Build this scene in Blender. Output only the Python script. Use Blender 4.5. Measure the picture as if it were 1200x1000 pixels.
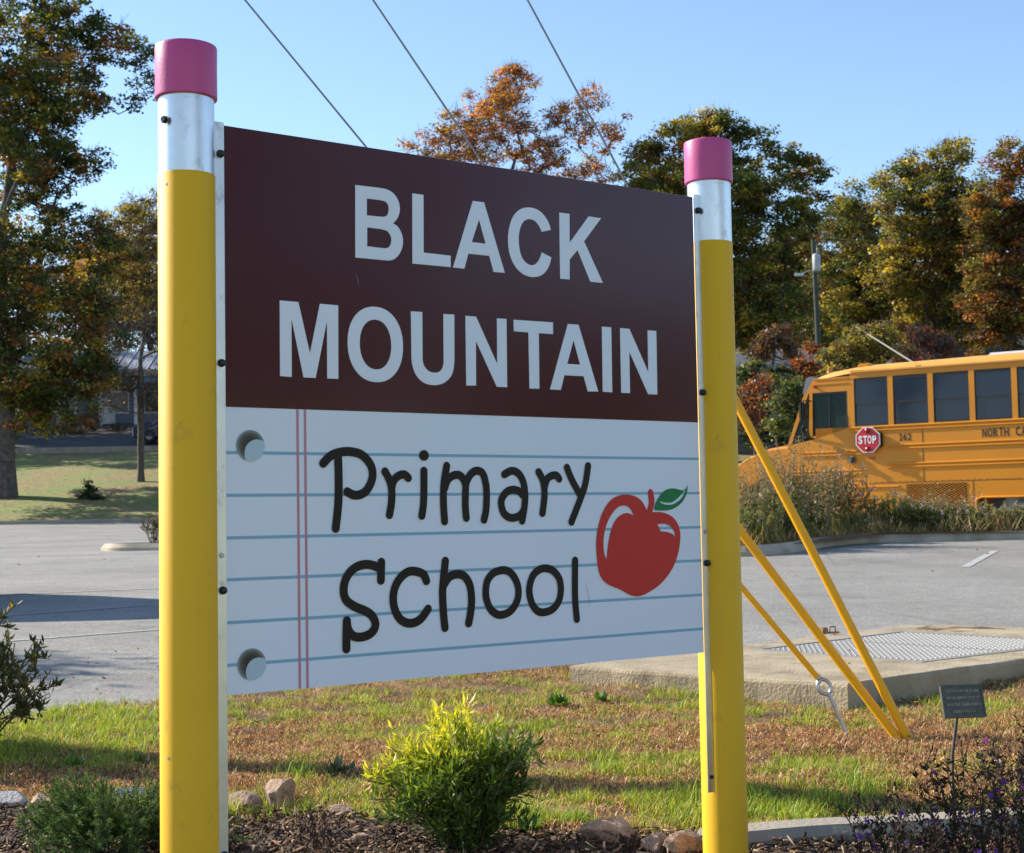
import bpy, bmesh, math, random
import numpy as np
from mathutils import Vector, Matrix
for o in list(bpy.data.objects): bpy.data.objects.remove(o)
S=bpy.context.scene; C=S.collection
R=math.radians
# ------------------------------------------------------------- camera, sky, sun, exposure
RT=(0.99984691,0.00105718,-0.01746535); DN=(-0.01749732,0.06041025,-0.99802026); FW=(0.0,0.99817307,0.0604195)
FPX=1817.0
cd=bpy.data.cameras.new('camera'); cam=bpy.data.objects.new('camera',cd); C.objects.link(cam)
cam.matrix_world=Matrix(((RT[0],-DN[0],-FW[0],0),(RT[1],-DN[1],-FW[1],0),(RT[2],-DN[2],-FW[2],0),(0,0,0,1)))
cd.sensor_fit='HORIZONTAL'; cd.sensor_width=36; cd.lens=FPX/1200*36; cd.clip_start=.05; cd.clip_end=4000
cd.dof.use_dof=True; cd.dof.focus_distance=3.9; cd.dof.aperture_fstop=17
S.camera=cam
SUN_EL=R(31); SUN_AZ=R(-64)     # 64 degrees left of the view direction
w=bpy.data.worlds.new('World'); S.world=w; w.use_nodes=True
nt=w.node_tree; nt.nodes.clear()
sk=nt.nodes.new('ShaderNodeTexSky'); sk.sky_type='NISHITA'; sk.sun_disc=False
sk.sun_elevation=SUN_EL; sk.sun_rotation=SUN_AZ; sk.altitude=700; sk.air_density=1.0; sk.dust_density=.15; sk.ozone_density=2.2
bg=nt.nodes.new('ShaderNodeBackground'); bg.inputs[1].default_value=.13
wo=nt.nodes.new('ShaderNodeOutputWorld'); nt.links.new(sk.outputs[0],bg.inputs[0]); nt.links.new(bg.outputs[0],wo.inputs[0])
sl=bpy.data.lights.new('sun','SUN'); sl.energy=5.0; sl.angle=R(.5); sl.color=(1,.93,.82)
so=bpy.data.objects.new('sun',sl); C.objects.link(so)
SD=Vector((math.sin(SUN_AZ)*math.cos(SUN_EL),math.cos(SUN_AZ)*math.cos(SUN_EL),math.sin(SUN_EL)))
so.rotation_euler=(-SD).to_track_quat('-Z','Y').to_euler(); so.location=(-20,10,20)
S.view_settings.view_transform='Standard'; S.view_settings.look='None'; S.view_settings.exposure=0.85; S.view_settings.gamma=1
S.view_settings.use_curve_mapping=False

# ------------------------------------------------------------- helpers
rng=np.random.default_rng(7); random.seed(7)
def at(px,py,d):          # world point seen at photo pixel (px,py) at distance d in front of the eye
    a,b=px-600,py-500
    v=Vector((RT[0]*a+DN[0]*b+FW[0]*FPX,RT[1]*a+DN[1]*b+FW[1]*FPX,RT[2]*a+DN[2]*b+FW[2]*FPX))
    return v*(d/v.y)
def onz(px,py,z):
    v=at(px,py,1.0); return v*(z/v.z)
def P(y):                 # height of the ground (eye is at z=0)
    return float(np.interp(y,[-500,8.2,23,32,54.6,78,95,140,400,3000],[-.95,-.95,-.42,-.42,.16,3.78,6.3,12.5,30,60]))
PV=np.vectorize(P)
_h=np.random.default_rng(3).random((256,256))
def vn(x,y,s=1.0):        # smooth value noise 0..1
    x=np.asarray(x,float)/s+77.3; y=np.asarray(y,float)/s+33.1
    xi=np.floor(x).astype(int); yi=np.floor(y).astype(int); fx=x-xi; fy=y-yi
    fx=fx*fx*(3-2*fx); fy=fy*fy*(3-2*fy)
    g=lambda a,b:_h[a%256,b%256]
    return (g(xi,yi)*(1-fx)+g(xi+1,yi)*fx)*(1-fy)+(g(xi,yi+1)*(1-fx)+g(xi+1,yi+1)*fx)*fy
def fb(x,y,s): return .55*vn(x,y,s)+.3*vn(x,y,s/2.1)+.15*vn(x,y,s/4.3)

def tag(o,label=None,cat=None,group=None,kind=None):
    if label:o['label']=label
    if cat:o['category']=cat
    if group:o['group']=group
    if kind:o['kind']=kind
    return o
def thing(name,label,cat,loc=(0,0,0),rz=0,group=None):
    o=bpy.data.objects.new(name,None); C.objects.link(o); o.empty_display_size=.2
    o.location=loc; o.rotation_euler=(0,0,rz); return tag(o,label,cat,group)
def obj(name,me,parent=None,loc=None,rot=None,kind=None):
    o=bpy.data.objects.new(name,me); C.objects.link(o); o.parent=parent
    if loc is not None:o.location=loc
    if rot is not None:o.rotation_euler=rot
    if kind:o['kind']=kind
    return o
def me_from(verts,faces,mats,mi=None,smooth=False,tint=None):
    me=bpy.data.meshes.new('mesh'); me.from_pydata([tuple(v) for v in verts],[],[tuple(f) for f in faces])
    for m in (mats if isinstance(mats,(list,tuple)) else [mats]): me.materials.append(m)
    if mi is not None: me.polygons.foreach_set('material_index',np.asarray(mi,dtype=np.int32))
    if smooth: me.polygons.foreach_set('use_smooth',np.ones(len(me.polygons),bool))
    me.update(); return me
def me_np(V,F,mat,tint=None,smooth=False):   # V (n,3); F list of index arrays each (m,k)
    me=bpy.data.meshes.new('mesh'); me.vertices.add(len(V)); me.vertices.foreach_set('co',np.asarray(V,np.float32).ravel())
    Fs=F if isinstance(F,list) else [F]
    loops=np.concatenate([f.ravel() for f in Fs]); tot=np.concatenate([np.full(len(f),f.shape[1]) for f in Fs])
    st=np.concatenate([[0],np.cumsum(tot)[:-1]])
    me.loops.add(len(loops)); me.loops.foreach_set('vertex_index',loops.astype(np.int32))
    me.polygons.add(len(tot)); me.polygons.foreach_set('loop_start',st.astype(np.int32)); me.polygons.foreach_set('loop_total',tot.astype(np.int32))
    if smooth: me.polygons.foreach_set('use_smooth',np.ones(len(tot),bool))
    me.update(calc_edges=True)
    if tint is not None:
        a=me.attributes.new('tint','FLOAT_COLOR','FACE'); t=np.ones((len(tot),4),np.float32); t[:,:3]=tint; a.data.foreach_set('color',t.ravel())
    me.materials.append(mat); return me
class MB:
    """collects shapes for one mesh"""
    def __init__(s): s.v=[]; s.f=[]; s.m=[]; s.sm=[]
    def add(s,v,f,m=0,smooth=False):
        n=len(s.v); s.v+= [tuple(p) for p in v]; s.f+=[tuple(i+n for i in q) for q in f]; s.m+=[m]*len(f); s.sm+=[smooth]*len(f); return s
    def box(s,a,b,m=0,bev=0):
        x0,y0,z0=a; x1,y1,z1=b
        if bev:
            bm=bmesh.new(); bmesh.ops.create_cube(bm,size=1)
            for v in bm.verts: v.co=Vector(((x0+x1)/2+v.co.x*(x1-x0),(y0+y1)/2+v.co.y*(y1-y0),(z0+z1)/2+v.co.z*(z1-z0)))
            bmesh.ops.bevel(bm,geom=bm.edges[:],offset=bev,segments=2,affect='EDGES')
            bm.verts.index_update(); v=[q.co[:] for q in bm.verts]; f=[[q.index for q in g.verts] for g in bm.faces]; bm.free()
            return s.add(v,f,m)
        v=[(x0,y0,z0),(x1,y0,z0),(x1,y1,z0),(x0,y1,z0),(x0,y0,z1),(x1,y0,z1),(x1,y1,z1),(x0,y1,z1)]
        return s.add(v,[(0,3,2,1),(4,5,6,7),(0,1,5,4),(1,2,6,5),(2,3,7,6),(3,0,4,7)],m)
    def prism(s,pts,d0,d1,axis=1,m=0):   # polygon in the two other axes extruded along axis
        n=len(pts)
        def mk(p,d):
            if axis==1:return (p[0],d,p[1])
            if axis==2:return (p[0],p[1],d)
            return (d,p[0],p[1])
        v=[mk(p,d0) for p in pts]+[mk(p,d1) for p in pts]
        f=[tuple(range(n)),tuple(range(2*n-1,n-1,-1))]+[(i,i+n,(i+1)%n+n,(i+1)%n) for i in range(n)]
        return s.add(v,f,m)
    def tube(s,path,rad,n=10,m=0,caps=True):
        path=[Vector(p) for p in path]; rad=rad if isinstance(rad,(list,tuple)) else [rad]*len(path)
        v=[];f=[]; u=None
        for i,p in enumerate(path):
            t=(path[min(i+1,len(path)-1)]-path[max(i-1,0)]).normalized()
            if u is None: u=t.orthogonal().normalized()
            else:
                u=(u-t*u.dot(t)); u=u.normalized() if u.length>1e-6 else t.orthogonal().normalized()
            w=t.cross(u)
            for k in range(n):
                a=2*math.pi*k/n; v.append(p+(u*math.cos(a)+w*math.sin(a))*rad[i])
        for i in range(len(path)-1):
            for k in range(n): f.append((i*n+k,i*n+(k+1)%n,(i+1)*n+(k+1)%n,(i+1)*n+k))
        s.add(v,f,m,True)
        if caps: s.add(v[:n],[tuple(range(n-1,-1,-1))],m); s.add(v[-n:],[tuple(range(n))],m)
        return s
    def lathe(s,prof,n=32,m=0,c=(0,0,0)):  # prof list of (r,z)
        v=[];f=[]
        for r,z in prof:
            for k in range(n):
                a=2*math.pi*k/n; v.append((c[0]+r*math.cos(a),c[1]+r*math.sin(a),c[2]+z))
        for i in range(len(prof)-1):
            for k in range(n): f.append((i*n+k,i*n+(k+1)%n,(i+1)*n+(k+1)%n,(i+1)*n+k))
        return s.add(v,f,m,True)
    def mesh(s,mats):
        me=me_from(s.v,s.f,mats,s.m); me.polygons.foreach_set('use_smooth',s.sm)
        bm=bmesh.new(); bm.from_mesh(me); bmesh.ops.recalc_face_normals(bm,faces=bm.faces); bm.to_mesh(me); bm.free(); me.update(); return me
    def build(s,name,mats,parent=None,loc=None,rot=None,kind=None): return obj(name,s.mesh(mats),parent,loc,rot,kind)
def dup(o,parent=None,loc=None,rz=None,label=None):
    c=o.copy(); C.objects.link(c)
    if parent: c.parent=parent
    if loc is not None:c.location=loc
    if rz is not None:c.rotation_euler=(0,0,rz)
    if label:c['label']=label
    for ch in list(o.children): dup(ch,c)
    return c

def mat(name,col,rough=.6,metal=0,spec=.5,col2=None,scale=5,bump=0,bscale=60,coat=0,dirt=None,dscale=3,dlo=.5,dhi=.75,detail=6,trans=0):
    m=bpy.data.materials.new(name); m.use_nodes=True; n=m.node_tree; b=n.nodes['Principled BSDF']
    b.inputs['Base Color'].default_value=(*col,1); b.inputs['Roughness'].default_value=rough; b.inputs['Metallic'].default_value=metal
    b.inputs['Specular IOR Level'].default_value=spec; b.inputs['Coat Weight'].default_value=coat; b.inputs['Coat Roughness'].default_value=.08
    tc=n.nodes.new('ShaderNodeTexCoord'); L=n.links.new; cur=None
    if col2:
        nz=n.nodes.new('ShaderNodeTexNoise'); nz.inputs['Scale'].default_value=scale; nz.inputs['Detail'].default_value=detail; L(tc.outputs['Object'],nz.inputs['Vector'])
        r=n.nodes.new('ShaderNodeMapRange'); r.inputs[1].default_value=.35; r.inputs[2].default_value=.65; L(nz.outputs[0],r.inputs[0])
        mx=n.nodes.new('ShaderNodeMix'); mx.data_type='RGBA'; L(r.outputs[0],mx.inputs[0]); mx.inputs[6].default_value=(*col,1); mx.inputs[7].default_value=(*col2,1); cur=mx.outputs[2]
    if dirt:
        nz=n.nodes.new('ShaderNodeTexNoise'); nz.inputs['Scale'].default_value=dscale; nz.inputs['Detail'].default_value=8; nz.inputs['Roughness'].default_value=.65; L(tc.outputs['Object'],nz.inputs['Vector'])
        r=n.nodes.new('ShaderNodeMapRange'); r.inputs[1].default_value=dlo; r.inputs[2].default_value=dhi; L(nz.outputs[0],r.inputs[0])
        mx=n.nodes.new('ShaderNodeMix'); mx.data_type='RGBA'; L(r.outputs[0],mx.inputs[0])
        if cur: L(cur,mx.inputs[6])
        else: mx.inputs[6].default_value=(*col,1)
        mx.inputs[7].default_value=(*dirt,1); cur=mx.outputs[2]
    if cur: L(cur,b.inputs['Base Color'])
    if bump:
        nz=n.nodes.new('ShaderNodeTexNoise'); nz.inputs['Scale'].default_value=bscale; nz.inputs['Detail'].default_value=5; L(tc.outputs['Object'],nz.inputs['Vector'])
        bp=n.nodes.new('ShaderNodeBump'); bp.inputs['Strength'].default_value=min(1,bump); bp.inputs['Distance'].default_value=.01; L(nz.outputs[0],bp.inputs['Height']); L(bp.outputs[0],b.inputs['Normal'])
    return m
def leafmat(name,rough=.5,tr=.35,spec=.4,warm=1.0):
    m=bpy.data.materials.new(name); m.use_nodes=True; n=m.node_tree; L=n.links.new; b=n.nodes['Principled BSDF']; o=n.nodes['Material Output']
    a=n.nodes.new('ShaderNodeAttribute'); a.attribute_name='tint'
    L(a.outputs['Color'],b.inputs['Base Color']); b.inputs['Roughness'].default_value=rough; b.inputs['Specular IOR Level'].default_value=spec
    t=n.nodes.new('ShaderNodeBsdfTranslucent'); g=n.nodes.new('ShaderNodeMix'); g.data_type='RGBA'; g.blend_type='MULTIPLY'; g.inputs[0].default_value=1
    L(a.outputs['Color'],g.inputs[6]); g.inputs[7].default_value=(1.5*warm,1.45,.7,1); L(g.outputs[2],t.inputs['Color'])
    mx=n.nodes.new('ShaderNodeMixShader'); mx.inputs[0].default_value=tr; L(b.outputs[0],mx.inputs[1]); L(t.outputs[0],mx.inputs[2]); L(mx.outputs[0],o.inputs['Surface'])
    return m
LEAF=leafmat('leaf_tissue'); BLADE=leafmat('grass_tissue',.55,.35,.3); DRY=leafmat('dry_plant_tissue',.8,.15,.15)
BARK=mat('bark',(.06,.048,.038),.9,col2=(.11,.095,.08),scale=9,bump=1,bscale=25)
BARKL=mat('pale_bark',(.12,.105,.09),.9,col2=(.06,.05,.042),scale=6,bump=1,bscale=25)
CONC=mat('concrete',(.42,.34,.22),.95,col2=(.30,.24,.15),scale=3,bump=.8,bscale=70,dirt=(.17,.125,.075),dscale=4.5,dlo=.5,dhi=.75)
CONC2=mat('kerb_concrete',(.35,.30,.235),.95,col2=(.25,.215,.17),scale=2.5,bump=.5,bscale=70,dirt=(.2,.17,.14),dscale=1.5,dlo=.52,dhi=.75)
ALU=mat('aluminium',(.78,.78,.78),.34,1,col2=(.66,.66,.67),scale=8,dirt=(.5,.49,.47),dscale=22,dlo=.58,dhi=.72,bump=.05,bscale=300)
CONC3=mat('kerb_concrete_painted_lit',(.50,.42,.31),.95,col2=(.38,.31,.23),scale=2.5,bump=.5,bscale=70,dirt=(.2,.16,.11),dscale=1.8,dlo=.55,dhi=.75)  # paler copy of the kerb concrete: sun on the island kerbs painted in
BLACK=mat('black_rubber',(.012,.012,.013),.35)
YEL=mat('pencil_yellow_paint',(.84,.46,.014),.6,spec=.3,col2=(.81,.44,.013),scale=3,bump=.04,bscale=250,dirt=(.5,.28,.04),dscale=14,dlo=.6,dhi=.8)
PINK=mat('eraser_pink_plastic',(.56,.07,.25),.42,col2=(.53,.06,.23),scale=6,bump=.05,bscale=120,dirt=(.45,.05,.12),dscale=12,dlo=.62,dhi=.8)
GALV=mat('galvanised_steel',(.5,.5,.5),.45,1,col2=(.38,.38,.38),scale=14,bump=.1)
# ------------------------------------------------------------- ground and setting
def sheet(name,fn,us,vs,m,smooth=True):   # fn(u,v)->(x,y,z) vectorised
    U_,V_=np.meshgrid(us,vs); X,Y,Z=fn(U_,V_); V=np.stack([X.ravel(),Y.ravel(),Z.ravel()],1)
    nu=len(us); nv=len(vs); i=np.arange(nv-1)[:,None]*nu+np.arange(nu-1)[None]; i=i.ravel()
    F=np.stack([i,i+1,i+nu+1,i+nu],1); o=obj(name,me_np(V,F,m,smooth=smooth)); o['kind']='structure'; return o
def terrain_mat():
    m=mat('hillside_ground',(.10,.13,.028),.95,bump=1,bscale=3); n=m.node_tree; L=n.links.new; b=n.nodes['Principled BSDF']
    tc=n.nodes.new('ShaderNodeTexCoord'); sp=n.nodes.new('ShaderNodeSeparateXYZ'); L(tc.outputs['Object'],sp.inputs[0])
    n1=n.nodes.new('ShaderNodeTexNoise'); n1.inputs['Scale'].default_value=.35; n1.inputs['Detail'].default_value=8; L(tc.outputs['Object'],n1.inputs['Vector'])
    n2=n.nodes.new('ShaderNodeTexNoise'); n2.inputs['Scale'].default_value=6; n2.inputs['Detail'].default_value=8; L(tc.outputs['Object'],n2.inputs['Vector'])
    r1=n.nodes.new('ShaderNodeValToRGB'); L(n1.outputs[0],r1.inputs[0]); e=r1.color_ramp.elements
    e[0].position=.38;e[0].color=(.19,.23,.05,1); e[1].position=.62; e[1].color=(.27,.19,.075,1)
    r2=n.nodes.new('ShaderNodeValToRGB'); L(n2.outputs[0],r2.inputs[0]); e=r2.color_ramp.elements
    e[0].position=.35;e[0].color=(.55,.55,.5,1); e[1].position=.65; e[1].color=(1.15,1.15,1,1)
    mu=n.nodes.new('ShaderNodeMix'); mu.data_type='RGBA'; mu.blend_type='MULTIPLY'; mu.inputs[0].default_value=1; L(r1.outputs[0],mu.inputs[6]); L(r2.outputs[0],mu.inputs[7])
    ad=n.nodes.new('ShaderNodeMath'); ad.operation='MULTIPLY_ADD'; ad.inputs[1].default_value=14; L(n1.outputs[0],ad.inputs[0]); L(sp.outputs[1],ad.inputs[2])
    mr=n.nodes.new('ShaderNodeMapRange'); mr.inputs[1].default_value=84; mr.inputs[2].default_value=90; L(ad.outputs[0],mr.inputs[0])
    mx=n.nodes.new('ShaderNodeMix'); mx.data_type='RGBA'; L(mr.outputs[0],mx.inputs[0]); L(mu.outputs[2],mx.inputs[6]); mx.inputs[7].default_value=(.09,.06,.035,1); L(mx.outputs[2],b.inputs['Base Color'])
    return m
def gfn(x,y):
    z=PV(y)-np.where(y<54.75,.14,0)+np.where(y>100,(fb(x,y,60)-.5)*8,0)+np.where(y>57,(vn(x,y,7)-.5)*.35,0); return x,y,z
xs=np.concatenate([np.linspace(-2500,-150,12),np.linspace(-120,120,81),np.linspace(150,2500,12)])
ys=np.concatenate([[-2500,-500,-60,-10,0,8.2,23,32],[45,54.5,54.8],np.linspace(56,100,45),np.linspace(105,400,40),[700,1500,2900]])
sheet('hillside_ground',gfn,xs,ys,terrain_mat())
# parking lot
LA=(-2.35,8.09); LD=math.radians(38.5)
def lot_edge(x): return np.interp(x,[-60,-2.35,-1.9,-1.5,-.9,0,.8,1.45,3.05,4.5,6,60],[-35,8.09,8.4,8.85,9.4,10.15,9.95,10.05,11.6,10.2,10.6,45])
def asphalt():
    m=mat('asphalt',(.185,.18,.175),.85,bump=.6,bscale=140,spec=.35); n=m.node_tree; L=n.links.new; b=n.nodes['Principled BSDF']; tc=n.nodes.new('ShaderNodeTexCoord')
    def nz(s,d=8,ro=.6):
        q=n.nodes.new('ShaderNodeTexNoise'); q.inputs['Scale'].default_value=s; q.inputs['Detail'].default_value=d; q.inputs['Roughness'].default_value=ro; L(tc.outputs['Object'],q.inputs['Vector']); return q.outputs[0]
    def ramp(i,p0,c0,p1,c1):
        r=n.nodes.new('ShaderNodeValToRGB'); L(i,r.inputs[0]); e=r.color_ramp.elements; e[0].position=p0; e[0].color=(*c0,1); e[1].position=p1; e[1].color=(*c1,1); return r.outputs[0]
    def mul(a,b_):
        x=n.nodes.new('ShaderNodeMix'); x.data_type='RGBA'; x.blend_type='MULTIPLY'; x.inputs[0].default_value=1; L(a,x.inputs[6]); L(b_,x.inputs[7]); return x.outputs[2]
    c=ramp(nz(.5),.35,(.225,.215,.19),.65,(.31,.295,.265)); c=mul(c,ramp(nz(45,3),.3,(.6,.6,.62),.7,(1.35,1.33,1.3)))
    c=mul(c,ramp(nz(1.1,5,.55),.6,(1,1,1),.74,(.72,.72,.73))); c=mul(c,ramp(nz(6,8,.7),.35,(.86,.86,.86),.6,(1.05,1.05,1.04)))
    vo=n.nodes.new('ShaderNodeTexVoronoi'); vo.inputs['Scale'].default_value=60; L(tc.outputs['Object'],vo.inputs['Vector'])
    c=mul(c,ramp(vo.outputs['Distance'],.03,(2.3,2.3,2.2),.12,(1,1,1)))
    vc=n.nodes.new('ShaderNodeTexVoronoi'); vc.feature='DISTANCE_TO_EDGE'; vc.inputs['Scale'].default_value=.22
    mp=n.nodes.new('ShaderNodeMix'); mp.data_type='VECTOR'; mp.inputs[0].default_value=.06; q=n.nodes.new('ShaderNodeTexNoise'); q.inputs['Scale'].default_value=1.2; q.inputs['Detail'].default_value=6
    L(tc.outputs['Object'],q.inputs['Vector']); L(tc.outputs['Object'],mp.inputs[4]); L(q.outputs['Color'],mp.inputs[5]); L(mp.outputs[1],vc.inputs['Vector'])
    c=mul(c,ramp(vc.outputs['Distance'],.0,(.8,.8,.8),.005,(1,1,1))); L(c,b.inputs['Base Color']); return m
ASPH=asphalt()
def lfn(u,v):
    y0=np.maximum(lot_edge(u),-50); y=y0+(54.6-y0)*v; return u,y,PV(y)
xl=np.concatenate([np.linspace(-50,-12,12),np.linspace(-10,10,41),np.linspace(12,55,30)])
sheet('parking_lot_asphalt',lfn,xl,np.linspace(0,1,160)**1.2,ASPH)
WP=mat('faded_road_paint',(.46,.45,.42),.8,col2=(.3,.29,.27),scale=30,detail=8)
def strip(name,p,q,w,m,off=.004,n=24,kind='structure'):
    p=Vector(p[:2]); q=Vector(q[:2]); d=(q-p); e=Vector((-d.y,d.x)).normalized()*w/2; V=[];F=[]
    for i in range(n+1):
        c=p+d*i/n
        for s in (-1,1): a=c+e*s; V.append((a.x,a.y,P(a.y)+off))
    for i in range(n): F.append((2*i,2*i+2,2*i+3,2*i+1))
    return obj(name,me_from(V,F,m),kind=kind)
def onlot(px,py):
    lo,hi=5.,60.
    for _ in range(50):
        mid=(lo+hi)/2; v=at(px,py,mid)
        if v.z>P(mid): lo=mid
        else: hi=mid
    return at(px,py,lo)
for a,b_ in (((-60,727),(174,710)),((-60,757),(260,733)),((-60,700),(187,690))):
    strip('parking_line',onlot(*a),onlot(*b_),.06,WP,.005)
strip('parking_line',onlot(1131,665),onlot(1166,646),.1,WP,.005)
def kerb(name,pts,w,h,z=None,base=.15,m=CONC2,bev=.02,label=None,joints=1.5):
    """a run of kerb swept along pts; z given or follows the ground"""
    P2=[Vector(p[:2]) for p in pts]; V=[];F=[]; prof=[(-w/2,-base),(-w/2,h-bev),(-w/2+bev,h),(w/2-bev,h),(w/2,h-bev),(w/2,-base)]
    k=len(prof)
    for i,p in enumerate(P2):
        t=(P2[min(i+1,len(P2)-1)]-P2[max(i-1,0)]).normalized(); e=Vector((-t.y,t.x)); gz=(z if z is not None else P(p.y))
        for a,b_ in prof: q=p+e*a; V.append((q.x,q.y,gz+b_))
    for i in range(len(P2)-1):
        for j in range(k-1): F.append((i*k+j,i*k+j+1,(i+1)*k+j+1,(i+1)*k+j))
    F.append(tuple(range(k))); F.append(tuple((len(P2)-1)*k+j for j in range(k-1,-1,-1)))
    me=me_from(V,F,m); bm=bmesh.new(); bm.from_mesh(me); bmesh.ops.recalc_face_normals(bm,faces=bm.faces); bm.to_mesh(me); bm.free()
    return obj(name,me,kind='structure')
def smoothpath(pts,n=8):
    o=[]; P_=[Vector(p[:2]) for p in pts]
    for i in range(len(P_)-1):
        a,b_,c,d=P_[max(i-1,0)],P_[i],P_[i+1],P_[min(i+2,len(P_)-1)]
        for k in range(n):
            t=k/n; o.append(.5*((2*b_)+(c-a)*t+(2*a-5*b_+4*c-d)*t*t+(3*b_-a-3*c+d)*t**3))
    o.append(P_[-1]); return o
kerb('lawn_kerb',[(x,54.65) for x in np.linspace(-70,60,40)],.22,.13)
# asphalt drive on the hill and its kerb, both in front of the house
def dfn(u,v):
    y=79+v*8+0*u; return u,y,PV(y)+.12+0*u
sheet('hill_driveway',dfn,np.linspace(-60,-2,30),np.linspace(0,1,12),mat('drive_asphalt_painted_shade',(.035,.034,.033),.9,bump=.3))  # nearly black asphalt: the drive's deep shade is painted into its colour
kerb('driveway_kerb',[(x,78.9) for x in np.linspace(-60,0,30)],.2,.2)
# near verge and planting bed
def yb(x):   # boundary mulch / grass
    return np.interp(x,[-6,-2,-1,-.3,.3,.65,1.1,1.8,3,6],[5.5,5.35,5.2,4.95,4.72,4.46,4.6,4.75,5.1,6])+.05*(vn(x,0*x,.25)-.5)
def VZ(x,y): return PV(y)+.035*(fb(x,y,.5)-.5)+.05*(fb(x,y,1.7)-.5)+.022*(vn(x,y,.13)-.5)+.012*(vn(x,y,.06)-.5)
VERGE=mat('thatchy_turf_soil',(.26,.145,.06),.95,col2=(.10,.07,.03),scale=5,bump=1,bscale=80,dirt=(.09,.05,.025),dscale=18)
def vfn(u,v):
    a=yb(u)-.06; b_=np.maximum(lot_edge(u)+.03,a+.05); y=a+(b_-a)*v; z=VZ(u,y); z=np.where(v>.985,PV(y)-.03,z); return u,y,z+.0
sheet('grass_verge',vfn,np.linspace(-4.2,9,220),np.linspace(0,1,110),VERGE)
MUL=mat('mulch_soil',(.055,.035,.022),.95,col2=(.09,.055,.032),scale=25,bump=1,bscale=60)
def MZ(x,y): return -.94+.05*(fb(x,y,.4)-.5)+.02*(vn(x,y,.07)-.5)
def mfn(u,v):
    b_=yb(u)-.02; y=2.2+(b_-2.2)*v; return u,y,MZ(u,y)
sheet('mulch_bed',mfn,np.linspace(-4.2,5,230),np.linspace(0,1,90),MUL)
# near kerb edging the bed at lower right
KP=smoothpath([(.53,4.41),(.66,4.46),(.85,4.52),(1.12,4.56),(1.6,4.66),(2.3,4.9),(3.2,5.4),(4.5,6.3)])
kerb('bed_kerb',KP,.15,.07,z=-.95,bev=.025,m=CONC2)
# planting islands in the lot
def island(name,outline,h,soil):
    o=[Vector(p[:2]) for p in outline]; n=len(o); c=sum(o,Vector((0,0)))/n; V=[(c.x,c.y,P(c.y)+h+.04)]
    for k,(f,dz) in enumerate(((.5,.03),(.85,.02),(1,0))):
        for p in o: q=c+(p-c)*f; V.append((q.x,q.y,P(q.y)+h-.02+dz))
    F=[(0,1+i,1+(i+1)%n) for i in range(n)]
    for k in range(2):
        for i in range(n): F.append((1+k*n+i,1+(k+1)*n+i,1+(k+1)*n+(i+1)%n,1+k*n+(i+1)%n))
    return obj(name,me_from(V,F,soil,smooth=True),kind='structure')
SOIL=mat('island_mulch',(.12,.075,.045),.95,col2=(.2,.13,.08),scale=8,bump=1,bscale=30)
def ring(px): # closed path
    q=smoothpath(px+[px[0]],7); return q
R_ISL=[(2.2,21.4),(2.9,20.3),(3.6,20.9),(4.4,22.2),(5.2,23.0),(6.6,23.2),(9.5,23.3),(10.5,23.9),(10.2,24.9),(6.5,25.1),(3.6,24.6),(2.0,23.2)]
ri=ring(R_ISL); kerb('island_kerb',ri,.24,.13,m=CONC3,bev=.075); island('planting_island_soil',ri,.11,SOIL)
L_ISL=[(-7.35,28.1),(-7.0,27.6),(-6.4,27.5),(-4,27.5),(-1.5,27.8),(-1.2,28.6),(-1.8,29.3),(-4,29.5),(-6.8,29.3)]
li=ring(L_ISL); kerb('island_kerb',li,.24,.13,m=CONC3,bev=.075); island('planting_island_soil',li,.11,SOIL)
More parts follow.
